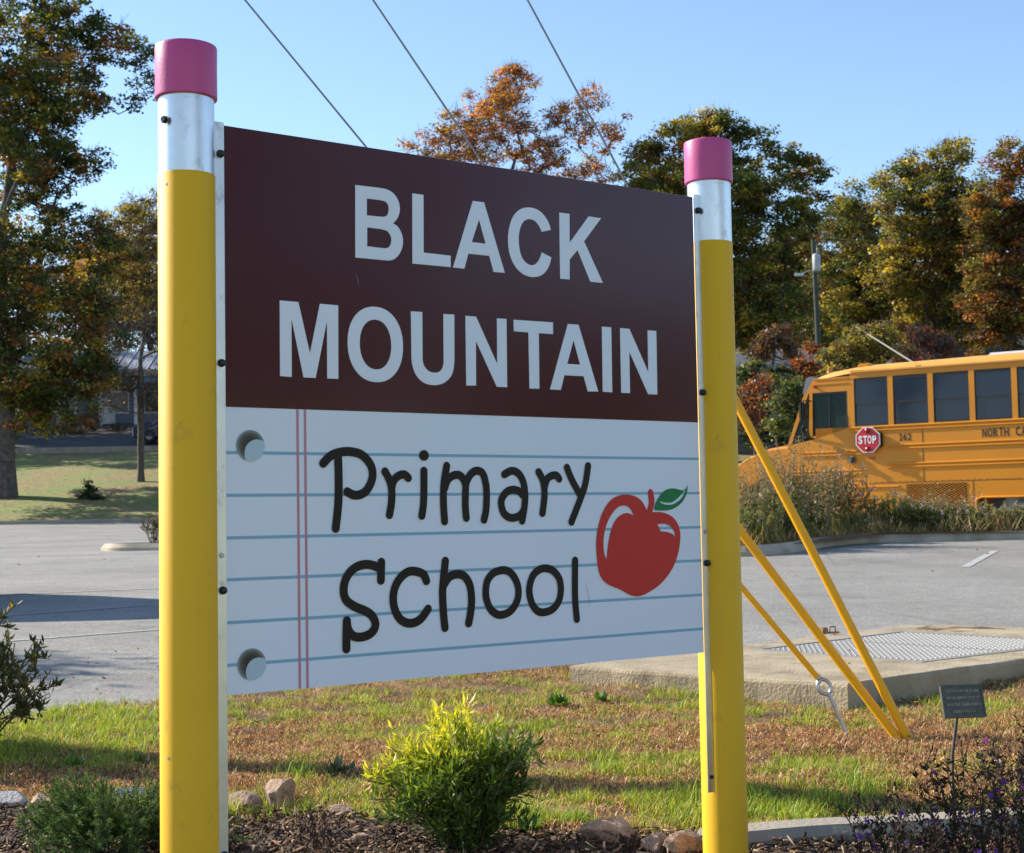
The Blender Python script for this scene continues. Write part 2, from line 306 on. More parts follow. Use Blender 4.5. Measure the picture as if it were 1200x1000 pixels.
# ------------------------------------------------------------- school sign
LETTERS=[["B",[[[.3282,1.1274,1],[.3923,1.1283,1],[.4139,1.1268],[.4309,1.1194],[.4432,1.1056],[.448,1.0874],[.4452,1.0711],[.4378,1.0583],[.4283,1.0493,1],[.4407,1.0434],[.4515,1.029],[.4556,1.0107],[.4518,.9916],[.4428,.9762],[.4302,.9657],[.4177,.9617],[.4053,.9609,1],[.326,.9605,1]],[[.3585,1.0996,1],[.3965,1.0998,1],[.4088,1.0978],[.4159,1.0906],[.4173,1.0801],[.414,1.0683],[.4074,1.0631],[.3999,1.0615,1],[.3579,1.0605,1]],[[.3585,1.033,1],[.3955,1.0327,1],[.4125,1.0296],[.4216,1.0194],[.4237,1.0103],[.4207,.9981],[.4144,.9914],[.4057,.9887,1],[.3578,.989,1]]]],["L",[[[.4833,1.1257,1],[.5146,1.1257,1],[.5127,.9886,1],[.5898,.988,1],[.5897,.9607,1],[.481,.96,1]]]],["A",[[[.657,1.1272,1],[.6907,1.1272,1],[.7495,.9603,1],[.7157,.9598,1],[.7034,.9979,1],[.6414,.9977,1],[.6289,.9602,1],[.5959,.9605,1]],[[.6746,1.0838,1],[.6933,1.0265,1],[.6522,1.0266,1]]]],["C",[[[.8955,1.0803,1],[.8911,1.0937],[.8824,1.1071],[.8683,1.12],[.8505,1.1281],[.8292,1.1297],[.8078,1.1254],[.79,1.115],[.7756,1.098],[.7664,1.0754],[.7613,1.0482],[.7628,1.0202],[.7699,.997],[.7835,.9771],[.8024,.9632],[.8217,.9577],[.8394,.9572],[.8592,.9619],[.8763,.9736],[.8886,.9912],[.8956,1.011,1],[.8652,1.0211,1],[.8603,1.0087],[.8528,.9972],[.8437,.9893],[.833,.9861],[.8206,.9882],[.8084,.9962],[.7999,1.0095],[.7951,1.0288],[.7941,1.0485],[.7967,1.0671],[.8023,1.0818],[.8106,1.0931],[.8214,1.0991],[.8338,1.1007],[.8462,1.0971],[.8568,1.0888],[.863,1.0794],[.8661,1.0726,1]]]],["K",[[[.9236,1.1273,1],[.9567,1.1273,1],[.9552,1.0538,1],[1.0194,1.1275,1],[1.061,1.1271,1],[1.0026,1.0618,1],[1.0626,.96,1],[1.0205,.9599,1],[.9803,1.0373,1],[.9545,1.011,1],[.9528,.9603,1],[.9223,.9596,1]]]],["M",[[[.1317,.8483,1],[.1782,.8479,1],[.206,.7356,1],[.2326,.8481,1],[.2797,.8476,1],[.278,.6815,1],[.2493,.6815,1],[.2502,.8104,1],[.2199,.6812,1],[.1893,.6813,1],[.1605,.8098,1],[.1598,.6809,1],[.1311,.6817,1]]]],["O",[[[.4516,.7647],[.4508,.7801],[.4482,.7937],[.4441,.8062],[.4383,.8175],[.4312,.8274],[.4227,.8357],[.413,.8424],[.4024,.8473],[.3907,.8502],[.3775,.8512],[.3643,.8502],[.3526,.8473],[.342,.8424],[.3323,.8357],[.3238,.8274],[.3167,.8175],[.3109,.8062],[.3068,.7937],[.3042,.7801],[.3034,.7647],[.3042,.7493],[.3068,.7357],[.3109,.7232],[.3167,.7119],[.3238,.702],[.3323,.6937],[.342,.687],[.3526,.6821],[.3643,.6792],[.3775,.6782],[.3907,.6792],[.4024,.6821],[.413,.687],[.4227,.6937],[.4312,.702],[.4383,.7119],[.4441,.7232],[.4482,.7357],[.4508,.7493]],[[.4197,.7645],[.4192,.7746],[.4178,.7836],[.4154,.7918],[.4121,.7992],[.408,.8058],[.4032,.8113],[.3977,.8157],[.3916,.8189],[.3849,.8208],[.3774,.8215],[.3699,.8208],[.3632,.8189],[.3571,.8157],[.3516,.8113],[.3468,.8058],[.3427,.7992],[.3394,.7918],[.337,.7836],[.3356,.7746],[.3351,.7645],[.3356,.7543],[.337,.7453],[.3394,.7371],[.3427,.7297],[.3468,.7231],[.3516,.7176],[.3571,.7132],[.3632,.71],[.3699,.7081],[.3774,.7074],[.3849,.7081],[.3916,.71],[.3977,.7132],[.4032,.7176],[.408,.7231],[.4121,.7297],[.4154,.7371],[.4178,.7453],[.4192,.7543]]]],["U",[[[.4748,.8475,1],[.5066,.8479,1],[.5055,.7383,1],[.5078,.7258],[.5158,.7145],[.5265,.7084],[.5391,.7068],[.5519,.7095],[.5604,.7177],[.5647,.7306],[.5652,.7413,1],[.5664,.8473,1],[.5977,.8479,1],[.596,.7397,1],[.5923,.7152],[.5827,.6972],[.566,.6844],[.5495,.6789],[.535,.6774],[.517,.6794],[.4992,.6871],[.4852,.7015],[.4777,.7191],[.4748,.7368,1]]]],["N",[[[.63,.8472,1],[.6612,.8471,1],[.7218,.7359,1],[.7233,.8471,1],[.7523,.8474,1],[.7507,.6807,1],[.7194,.6805,1],[.6596,.7881,1],[.6579,.6809,1],[.6294,.6801,1]]]],["T",[[[.7738,.8469,1],[.8967,.8481,1],[.896,.8186,1],[.8512,.8185,1],[.8499,.6804,1],[.8189,.6802,1],[.8189,.8182,1],[.774,.8186,1]]]],["A",[[[.9442,.8473,1],[.9791,.8472,1],[1.0395,.6803,1],[1.0049,.6797,1],[.992,.7175,1],[.9299,.7174,1],[.9175,.6801,1],[.8833,.6801,1]],[[.9614,.807,1],[.9815,.7462,1],[.94,.7465,1]]]],["I",[[[1.056,.8474,1],[1.0873,.8473,1],[1.086,.68,1],[1.0544,.6805,1]]]],["N",[[[1.1172,.8472,1],[1.1491,.8471,1],[1.211,.7381,1],[1.2121,.8472,1],[1.2427,.8474,1],[1.2411,.6799,1],[1.2088,.6797,1],[1.1469,.7874,1],[1.1464,.6802,1],[1.1163,.6801,1]]]]]
SCRIPT=[["P",[[[.275,.5071],[.2761,.4599],[.2744,.4028],[.2671,.3473]],[[.2368,.4919],[.2559,.5084],[.2791,.5166],[.3057,.5187],[.3324,.5135],[.3508,.5007],[.3625,.4834],[.3649,.4645],[.3586,.4456],[.3465,.4297],[.3312,.422],[.3144,.4212],[.2979,.4284]]]],["r",[[[.3983,.4743],[.4101,.4544],[.4159,.431],[.4145,.4018],[.4089,.3755]],[[.4157,.4369],[.4211,.453],[.4345,.4644],[.4503,.4677],[.4614,.4598]]]],["i",[[[.5049,.4763],[.5041,.4308],[.5021,.3981],[.4974,.3724]],[[.5055,.5123],[.5062,.5111]]]],["m",[[[.5693,.4883],[.5605,.4456],[.5586,.4007],[.5611,.3588]],[[.5629,.4366],[.5698,.4532],[.5827,.4637],[.5993,.4677],[.6121,.4623],[.6222,.4456],[.6217,.4205],[.6211,.3903],[.6233,.366]],[[.623,.4416],[.6269,.4537],[.6395,.4705],[.6565,.4776],[.6733,.4706],[.6822,.4446],[.6835,.414],[.681,.3835],[.6748,.3607]]]],["a",[[[.738,.4693],[.7595,.4778],[.7788,.4726],[.7933,.454],[.7993,.4259],[.7978,.3948],[.7891,.3567]],[[.7971,.415],[.7817,.4278],[.7624,.4322],[.7429,.4261],[.7291,.4107],[.7269,.3954],[.7334,.3768],[.7474,.3665],[.7628,.3641],[.7824,.3695],[.7944,.3824]]]],["r",[[[.8427,.4754],[.8554,.4541],[.8599,.4257],[.8573,.4006],[.8523,.3746]],[[.8598,.4367],[.8687,.4579],[.885,.4667],[.8988,.4668],[.9067,.4589]]]],["y",[[[.9323,.4867],[.9467,.4574],[.9726,.419]],[[1.0007,.4913],[.9899,.4446],[.9722,.4062],[.9432,.3516]]]],["S",[[[.3854,.2684],[.3844,.2473],[.3838,.2277]],[[.3808,.2547],[.3639,.2618],[.3437,.2648],[.3201,.2601],[.2999,.2459],[.2881,.225],[.2862,.2023],[.2942,.1849],[.3156,.1711],[.3422,.1604],[.3589,.149],[.3678,.1313],[.3629,.1166],[.3482,.1066],[.3264,.103],[.3081,.1075],[.2967,.1209],[.2932,.1367]],[[.293,.1415],[.2916,.1085],[.2912,.0793]]]],["c",[[[.5075,.2219],[.4988,.2376],[.4742,.2452],[.4531,.2427],[.432,.2268],[.4195,.2054],[.4161,.1823],[.4206,.1589],[.4341,.1379],[.4548,.1275],[.4758,.1284],[.4936,.1378],[.511,.1569]]]],["h",[[[.5614,.2658],[.5539,.2119],[.5523,.1822],[.5544,.1406],[.5575,.1113]],[[.5549,.2088],[.5723,.2284],[.5962,.2342],[.6163,.2275],[.6307,.2059],[.6348,.1726],[.6313,.1427],[.6253,.1184]]]],["o",[[[.728,.2393],[.7509,.2324],[.7679,.2118],[.7743,.1869],[.7687,.1625],[.7509,.1419],[.7277,.1333],[.7087,.1348],[.69,.1479],[.6791,.1696],[.6765,.1909],[.6819,.215],[.6993,.2326],[.728,.2393]]]],["o",[[[.8609,.2393],[.8828,.232],[.9005,.2131],[.9055,.1878],[.8992,.1598],[.8806,.1403],[.8564,.133],[.8346,.1353],[.8173,.1511],[.808,.1762],[.8085,.1979],[.8189,.2223],[.839,.2366],[.8609,.2393]]]],["l",[[[.9525,.2557],[.9503,.186],[.951,.148],[.9545,.1105]]]]]
APPLE=[[[1.1952,.3762,1],[1.1885,.3886],[1.1749,.4045],[1.1541,.4148],[1.1286,.4188],[1.1008,.4165],[1.0754,.4062],[1.0543,.3863],[1.0392,.3623],[1.028,.3315],[1.0227,.3007],[1.0231,.2664],[1.0268,.2355],[1.036,.2112],[1.0536,.1951],[1.076,.1857],[1.0986,.1779],[1.1213,.1672],[1.1396,.1602],[1.1628,.1582],[1.1864,.1638],[1.2248,.1798],[1.2566,.2015],[1.284,.2308],[1.3022,.2659],[1.3102,.3015],[1.3091,.3266],[1.2976,.3483],[1.2786,.3628],[1.2547,.3709],[1.2356,.3729],[1.2141,.3731,1],[1.2199,.3901],[1.2223,.406],[1.2181,.4255],[1.2098,.433],[1.2015,.4273],[1.202,.4132],[1.2029,.3955]],[[1.1493,.3644,1],[1.1436,.3767],[1.1323,.3873],[1.1162,.3909],[1.0954,.3859],[1.0719,.3653],[1.0567,.3413],[1.0478,.3139],[1.0462,.2864],[1.0492,.2657],[1.0562,.2552,1],[1.058,.2724],[1.0633,.2998],[1.0708,.3238],[1.0828,.3479],[1.0993,.3632],[1.118,.3707],[1.1319,.3712]],[[1.2308,.3414,1],[1.2586,.3417],[1.2777,.335],[1.2894,.3216],[1.2933,.3061,1],[1.2819,.3153],[1.2628,.321],[1.2484,.3223],[1.2426,.3214,1]]]
LEAF_OUT=[[[1.3419,.4428,1],[1.3347,.4335],[1.3222,.4295],[1.2955,.4339],[1.276,.4336],[1.2565,.4272],[1.2377,.4112],[1.2257,.3953],[1.2215,.383],[1.2252,.3776,1],[1.2501,.3767],[1.2791,.3789],[1.3037,.3876],[1.3238,.4018],[1.3377,.4216]],[[1.2412,.4013,1],[1.2604,.3976],[1.2821,.3978],[1.3019,.407],[1.3169,.418],[1.3296,.4299,1],[1.3335,.427],[1.3216,.4108],[1.3041,.3991],[1.2844,.392],[1.2602,.3922],[1.2435,.3973]]]

def catmull(L,n=5):
    N=len(L); o=[]
    for i in range(N):
        p1=L[i]; p2=L[(i+1)%N]; c1=len(p1)>2; c2=len(p2)>2
        o.append(p1[:2])
        if c1 and c2: continue
        p0=L[i-1] if not c1 else p1; p3=L[(i+2)%N] if not c2 else p2
        for k in range(1,n):
            t=k/n; o.append([.5*(2*p1[j]+(p2[j]-p0[j])*t+(2*p0[j]-5*p1[j]+4*p2[j]-p3[j])*t*t+(3*p1[j]-p0[j]-3*p2[j]+p3[j])*t**3) for j in (0,1)])
    return o
def decal(loops,y,th,m):       # flat print: filled outline with holes, standing in the x-z plane
    cu=bpy.data.curves.new('c','CURVE'); cu.dimensions='2D'; cu.fill_mode='BOTH'; cu.extrude=th/2
    for L in loops:
        sp=cu.splines.new('POLY'); sp.points.add(len(L)-1)
        for i,p in enumerate(L): sp.points[i].co=(p[0],p[1],0,1)
        sp.use_cyclic_u=True
    o=bpy.data.objects.new('c',cu); me=bpy.data.meshes.new_from_object(o); bpy.data.objects.remove(o)
    for v in me.vertices: v.co=(v.co.x,y-v.co.z,v.co.y)
    me.materials.clear(); me.materials.append(m); me.update(); return me
def open_catmull(L,n=6):
    o=[]
    for i in range(len(L)-1):
        p0,p1,p2,p3=L[max(i-1,0)],L[i],L[i+1],L[min(i+2,len(L)-1)]
        for k in range(n):
            t=k/n; o.append([.5*(2*p1[j]+(p2[j]-p0[j])*t+(2*p0[j]-5*p1[j]+4*p2[j]-p3[j])*t*t+(3*p1[j]-p0[j]-3*p2[j]+p3[j])*t**3) for j in (0,1)])
    o.append(L[-1]); return o
def stroke(mb,L,wd,y):
    closed=len(L)>4 and abs(L[0][0]-L[-1][0])<.003 and abs(L[0][1]-L[-1][1])<.003
    if closed: pts=[Vector(p) for p in catmull([q[:2] for q in L[:-1]],6)]
    else: pts=[Vector(p) for p in open_catmull(L)]
    n=len(pts); l=[];r=[]
    for i,p in enumerate(pts):
        a=pts[(i-1)%n] if closed else pts[max(i-1,0)]; b_=pts[(i+1)%n] if closed else pts[min(i+1,n-1)]
        t=(b_-a).normalized(); e=Vector((-t.y,t.x))*wd/2; l.append(p+e); r.append(p-e)
    V=[(q.x,y,q.y) for q in l]+[(q.x,y,q.y) for q in r]
    m=n if closed else n-1
    F=[(i,(i+1)%n,n+(i+1)%n,n+i) for i in range(m)]; mb.add(V,F)
    if not closed:
        for end in (0,1):
            c=pts[0] if end==0 else pts[-1]; t=(pts[0]-pts[1]) if end==0 else (pts[-1]-pts[-2]); a0=math.atan2(t.y,t.x)
            ring_=[(c.x+wd/2*math.cos(a0+(-.5+k/12)*math.pi),y,c.y+wd/2*math.sin(a0+(-.5+k/12)*math.pi)) for k in range(13)]
            mb.add([(c.x,y,c.y)]+ring_,[(0,k,k+1) for k in range(1,13)])
GZ=-.95
sign=thing('school_sign','maroon and notebook paper school sign held between two tall yellow pencil posts','school sign',(-.6105,3.2983,GZ),R(37))
pz=-.358-GZ
MAROON=mat('maroon_print',(.066,.0045,.0065),.17,col2=(.062,.004,.006),scale=2,bump=.01,bscale=400,coat=.0,spec=.42)
WHITE=mat('pale_blue_vinyl_panel',(.77,.81,.90),.33,col2=(.755,.80,.89),scale=2,bump=.02,bscale=300,spec=.5,dirt=(.68,.72,.79),dscale=7,dlo=.66,dhi=.9)
PW=mat('white_print',(.77,.81,.90),.33); PBLUE=mat('ruled_line_print',(.22,.42,.56),.35); PRED=mat('margin_line_print',(.55,.22,.28),.35)
PBRN=mat('brown_black_print',(.014,.009,.007),.4,spec=.25); PAPR=mat('apple_red_print',(.56,.018,.014),.35,spec=.4); PGRN=mat('leaf_green_print',(.005,.19,.055),.4,spec=.3)
def T3(o,th=.0): return o
b=MB(); b.box((0,-.0,pz),(1.387,.012,pz+1.2192)); panel=b.build('sign_panel',WHITE,sign)
b=MB(); b.box((.0005,-.0006,pz+.6104),(1.3865,.002,pz+1.2188)); b.build('maroon_header_print',MAROON,panel)
for n_,loops in LETTERS:
    me=decal([[[p[0],p[1]+pz] for p in catmull(L)] for L in loops],-.0012,.0008,PW); obj('printed_letter',me,panel)
for n_,strokes in SCRIPT:
    mb=MB()
    for k,L in enumerate(strokes):
        wd=.0205 if n_ in 'PSch' else .0195
        L2=[[p[0],p[1]+pz] for p in L]
        if n_=='i' and k==1:
            c=L2[0]; ring_=[(c[0]+.0135*math.cos(a),-.0021,c[1]+.0125*math.sin(a)) for a in np.linspace(0,2*math.pi,25)[:-1]]; mb.add(ring_,[tuple(range(24))]); continue
        stroke(mb,L2,wd,-.0020-.00015*k)
    obj('script_letter',mb.mesh(PBRN),panel)
# ruled and margin lines
for z in [.5129,.4218,.3313,.2429,.1523,.0628]:
    MB().box((.0005,-.0005,pz+z-.0034),(1.3865,.001,pz+z+.0034)).build('ruled_line',PBLUE,panel)
for x in (.1737,.1926):
    MB().box((x-.0029,-.0009,pz+.0005),(x+.0029,.0012,pz+.6100)).build('margin_line',PRED,panel)
# printed punch holes
def hole_mat():
    m=bpy.data.materials.new('punch_hole_print'); m.use_nodes=True; n=m.node_tree; L=n.links.new; b=n.nodes['Principled BSDF']; b.inputs['Roughness'].default_value=.35
    tc=n.nodes.new('ShaderNodeTexCoord'); ln=n.nodes.new('ShaderNodeVectorMath'); ln.operation='LENGTH'; L(tc.outputs['Object'],ln.inputs[0])
    r=n.nodes.new('ShaderNodeValToRGB'); mr=n.nodes.new('ShaderNodeMapRange'); mr.inputs[2].default_value=.034; L(ln.outputs['Value'],mr.inputs[0]); L(mr.outputs[0],r.inputs[0])
    e=r.color_ramp.elements; e[0].position=.5; e[0].color=(.035,.022,.015,1); e[1].position=.97; e[1].color=(.24,.29,.31,1); x=r.color_ramp.elements.new(.78); x.color=(.09,.09,.085,1)
    L(r.outputs[0],b.inputs['Base Color']); return m
HM=hole_mat(); HW=mat('punch_hole_inner_print',(.45,.58,.66),.35)
for hx,hz in ((.058,.5284),(.0575,.0613)):
    Rr=.0337; h=decal([[[Rr*math.cos(a),Rr*math.sin(a)] for a in np.linspace(0,2*math.pi,49)[:-1]]],0,.0004,HM)
    ho=obj('punch_hole',h,panel,(hx,-.0013,hz+pz))
    out=[]
    for a in np.linspace(0,2*math.pi,97)[:-1]:
        q=Vector((.47*Rr+.9*Rr*math.cos(a),-.5*Rr+.9*Rr*math.sin(a)))
        if q.length>Rr: q=q.normalized()*Rr
        out.append([hx+q.x,hz+pz+q.y])
    me=decal([out],-.0019,.0004,HW)
    # lens shape is part of the hole print
    for v in me.vertices: v.co.x-=hx; v.co.z-=hz+pz; v.co.y+=.0013
    ho.data.materials.append(HW)
    bm=bmesh.new(); bm.from_mesh(ho.data); k=len(bm.faces); bm.from_mesh(me); bm.faces.ensure_lookup_table()
    for f in bm.faces[k:]: f.material_index=1
    bm.to_mesh(ho.data); bm.free()
obj('printed_apple',decal([[[p[0],p[1]+pz] for p in catmull(L)] for L in APPLE],-.0016,.0008,PAPR),panel)
obj('apple_leaf',decal([[[p[0],p[1]+pz] for p in catmull(L)] for L in LEAF_OUT],-.0016,.0008,PGRN),panel)
# small scratches on the print
SCR=mat('scratch_mark',(.35,.33,.33),.5)
for (x0,z0,x1,z1) in ((.327,.925,.334,.895),(.985,.20,.999,.14)):
    MB().tube([(x0,-.0016,pz+z0),((x0+x1)/2+.0012,-.0017,pz+(z0+z1)/2),(x1,-.0016,pz+z1)],[.0002,.0005,.0002],5).build('scratch',SCR,panel)
posts=[]
def knob(parent,x,y,z,big=1,name='bolt'):
    mb=MB(); prof=[(0,-.011*big),(.0045*big,-.0105*big),(.0075*big,-.008*big),(.0088*big,-.003*big),(.0088*big,0)]
    mb.lathe(prof,14); o=mb.build(name,BLACK,parent,(x,y,z),(R(-90),0,0)); return o
for side,u in (('l',-.079),('r',1.4655)):
    po=MB(); r=.0602; top=.746-GZ; po.lathe([(r,-.4),(r,top-.002),(r-.002,top)],48)
    p=po.build('pencil_post',YEL,sign,(u,.017,0)); posts.append(p)
    f=MB(); f.lathe([(r-.0012,top-.001),(r-.0012,.93-GZ)],48); f.build('metal_ferrule',ALU,p)
    c=MB(); zt=1.024-GZ; zb=.909-GZ; c.lathe([(.0,zb+.004),(.059,zb+.002),(.0645,zb),(.0655,zb+.0015),(.0657,zb+.004),(.0652,zb+.06),(.0657,zt-.006),(.0645,zt-.0015),(.061,zt),(.0,zt)],48)
    c.build('eraser_cap',PINK,p)
    # screws on the shaft
    for zz in ((.852,.716,-.475) if side=='l' else (.60,)):
        s_=MB(); big=zz>.8; s_.tube([(0,0,0),(0,-.012 if big else -.002,0)],[.006 if big else .0035]*2,8)
        if big: s_.tube([(0,-.004,0),(0,-.008,0)],.009,6)
        ang=R(-90-37+(-37 if side=='l' else 0)) ; a=math.radians(-158) if side=='l' else math.radians(-60)
        s_.build('screw',BLACK if big else GALV,p,((r)*math.cos(a),(r)*math.sin(a),zz-GZ),(0,0,a+R(90)))
# edge rails
for side,(x0,x1,z0,z1) in (('l',(-.0245,-.0012,-.9,1.2245)),('r',(1.3885,1.411,-.3666,1.2265))):
    mb=MB(); za=pz+z0; zb_=pz+z1
    mb.box((x0,-.0035,za),(x1,.0,zb_),bev=.0006); 
    if side=='l': mb.box((x0-.001,.0,za),(x0+.002,.03,zb_))
    else: mb.box((x1-.002,.0,za),(x1+.001,.03,zb_))
    rail=mb.build('edge_rail',ALU,sign)
    for z in ((1.1546,.7034,.221,-.33) if side=='l' else (1.183,.6911,.2358)):
        knob(rail,(x0+x1)/2-.001+(.003 if side=='r' else .003),-.0035,pz+z)
    z=.2949 if side=='l' else .3197
    MB().tube([(0,0,0),(0,-.003,0)],.0055,8).build('screw',GALV,rail,((x0+x1)/2,-.0035,pz+z))
    if side=='r': MB().tube([(0,0,0),(0,-.003,0)],.0055,8).build('screw',BLACK,rail,(1.4,-.0035,pz-.3266))
# ------------------------------------------------------------- utility vault slab with steel hatch
vault=thing('utility_vault','low concrete vault slab with a ribbed steel hatch set in its top','utility vault',(1.63,7.7,-.95))
def loc(p): return (p[0]-1.63,p[1]-7.7)
Fc,Lc,Bc,Rc=(1.63,7.7),(.31,8.89),(3.05,11.75),(4.55,10.35)
H0,H1,H2,H3=(2.26,8.70),(1.47,9.72),(2.72,11.02),(3.63,9.86)
zt=.12
def quad_ring(outer,inner,z,z0,mb,m=0):
    n=4; V=[(*p,z) for p in outer]+[(*p,z) for p in inner]+[(*p,z0) for p in outer]+[(*p,z-.03) for p in inner]
    F=[(i,(i+1)%n,n+(i+1)%n,n+i) for i in range(n)]+[(i,2*n+i,2*n+(i+1)%n,(i+1)%n) for i in range(n)]+[(n+i,n+(i+1)%n,3*n+(i+1)%n,3*n+i) for i in range(n)]
    mb.add(V,F,m)
def subring(mb,outer,inner,z,z0,seg=24):
    # rounded, slightly uneven concrete: subdivide the outer edge and round it over
    O=[];I=[]
    for i in range(4):
        for k in range(seg):
            t=k/seg; a=Vector(outer[i]).lerp(Vector(outer[(i+1)%4]),t); c=Vector(inner[i]).lerp(Vector(inner[(i+1)%4]),t); O.append(a); I.append(c)
    n=len(O); cen=sum(O,Vector((0,0)))/n; V=[]
    layers=[]
    for j,(sc,zz) in enumerate(((.0,z),(.012,z),(0.0,z-.006),(-.006,z-.02),(-.004,z-.07),(0,z0))):
        for i in range(n):
            if j==0: q=I[i]; V.append((q.x,q.y,zz)); continue
            d=(O[i]-cen).normalized(); jit=(vn(O[i].x*1.,O[i].y,.11)-.5)*.016*(1 if j>1 else .6); q=O[i]-d*(sc+jit); V.append((q.x,q.y,zz+(vn(O[i].x,O[i].y,.23)-.5)*.006))
    F=[(j*n+i,j*n+(i+1)%n,(j+1)*n+(i+1)%n,(j+1)*n+i) for j in range(5) for i in range(n)]
    mb.add(V,F,0)
sl_=MB(); subring(sl_,[loc(p) for p in (Fc,Rc,Bc,Lc)],[loc(p) for p in (H0,H3,H2,H1)],zt,-.2); sl_.sm=[False]*len(sl_.f); sl_.build('concrete_slab',CONC,vault)
STEEL=mat('hatch_steel',(.27,.26,.24),.85,0,spec=.15,col2=(.27,.26,.235),scale=4,bump=.1,bscale=100,dirt=(.2,.165,.12),dscale=3,dlo=.55,dhi=.8)
hz=zt-.004; RIBM=mat('worn_tread_steel',(.27,.265,.25),.6,.0,spec=.4)
def lerp2(t,s):
    a=Vector(loc(H0)).lerp(Vector(loc(H3)),t); b_=Vector(loc(H1)).lerp(Vector(loc(H2)),t); return a.lerp(b_,s)
fr=MB()
def qprism(mb,c4,z0,z1): 
    V=[(q.x,q.y,z) for z in (z0,z1) for q in c4]; mb.add(V,[(3,2,1,0),(4,5,6,7)]+[(i,(i+1)%4,4+(i+1)%4,4+i) for i in range(4)])
for (t0,s0,t1,s1) in ((0,0,1,.03),(0,.97,1,1),(0,.03,.025,.97),(.975,.03,1,.97)):
    qprism(fr,[lerp2(t0,s0),lerp2(t1,s0),lerp2(t1,s1),lerp2(t0,s1)],zt-.03,zt+.004)
hf=fr.build('hatch_frame',STEEL,vault)
for k,(t0,t1) in enumerate(((.032,.495),(.505,.968))):
    lm=MB(); qprism(lm,[lerp2(t0,.037),lerp2(t1,.037),lerp2(t1,.963),lerp2(t0,.963)],zt-.03,zt-.001)
    lf=lm.build('hatch_leaf',STEEL,vault); rb=MB(); q4=[lerp2(t0+.012,.05),lerp2(t1-.012,.05),lerp2(t1-.012,.95),lerp2(t0+.012,.95)]
    dr=Vector((.14,.99)).normalized(); nr_=Vector((dr.y,-dr.x)); pr_=[q.dot(nr_) for q in q4]; o_=min(pr_)+.012
    while o_<max(pr_):
        hit=[]
        for i in range(4):
            A_,B_=q4[i],q4[(i+1)%4]; fa,fb2=A_.dot(nr_)-o_,B_.dot(nr_)-o_
            if fa*fb2<0: hit.append(A_.lerp(B_,fa/(fa-fb2)))
        if len(hit)==2:
            L_=(hit[1]-hit[0]).length; k_=max(1,int(L_/.11))
            for j in range(k_):
                u0=hit[0].lerp(hit[1],(j+.06)/k_); u1=hit[0].lerp(hit[1],(j+.94)/k_); w2=nr_*.0062
                c_=[u0-w2,u1-w2,u1+w2,u0+w2]; m0=u0.lerp(u1,.06); m1=u0.lerp(u1,.94)
                V=[(v.x,v.y,zt-.001) for v in c_]+[(m0.x,m0.y,zt+.005),(m1.x,m1.y,zt+.005)]; rb.add(V,[(0,1,5,4),(2,3,4,5),(1,2,5),(3,0,4)])
        o_+=.031
    rb.build('tread_rib',RIBM,lf,kind='stuff')
hd=lerp2(.12,.95); m_=MB()
# hasp with padlock on the hatch edge
RUST=mat('rusty_brass',(.16,.10,.06),.6,.6,col2=(.3,.2,.1),scale=30)
hl=at(975,742,10.9); m_.box((-.05,-.02,0),(.05,.02,.012)); m_.box((-.10,-.03,.0),(-.055,.03,.045),bev=.006); m_.tube([(-.02,.0,.01),(-.02,0,.045),(.03,0,.045),(.03,0,.01)],.006,6)
m_.build('padlock_hasp',RUST,vault,(hl.x-1.63,hl.y-7.7,zt+.004),(0,0,.5))
b=MB(); c0,c1,c2,c3=lerp2(.86,.0),lerp2(.99,.0),lerp2(.99,.028),lerp2(.86,.028)
qprism(b,[c0,c1,c2,c3],zt+.0035,zt+.006); b.build('white_paint_mark',mat('white_paint',(.75,.75,.73),.6),hf)

# ------------------------------------------------------------- guy wires, guards, and their pole (outside the frame)
WIRE=mat('guy_wire_steel',(.23,.23,.24),.45,.8); GUARD=mat('yellow_guard_plastic',(.90,.42,.008),.5,spec=.3,col2=(.85,.39,.008),scale=5,bump=.05,dirt=(.5,.27,.04),dscale=6,dlo=.6,dhi=.85)
PX,PY=-5.6,8.35
def inplane(px,py,A):   # photo point on the upright plane through anchor A and the pole
    v=at(px,py,1.0); n=Vector((PY-A.y,-(PX-A.x),0)); return v*(n.dot(A)/n.dot(v))
WOOD=mat('weathered_pole_wood',(.12,.10,.08),.9,col2=(.07,.065,.055),scale=4,bump=.8,bscale=30)
pole=thing('utility_pole','tall wooden pole that carries the three guy wires above the sign','utility pole',(PX,PY,P(PY)))
gl=[(((1064,866),(866,478)),[(733,213),(618,0)],2.05,'yellow cased guy wire, the steepest and highest of the three beside the right sign post'),
    (((1052,866),(871,627)),[(565,190),(437,0)],1.5,'thick yellow cased guy wire, middle of the three, meeting the steepest one at the ground'),
    (((962,799),(872,692)),[(427,170),(287,0)],.9,'thin yellow cased guy wire ending in a galvanised eye rod over the vault slab')]
hts=[]
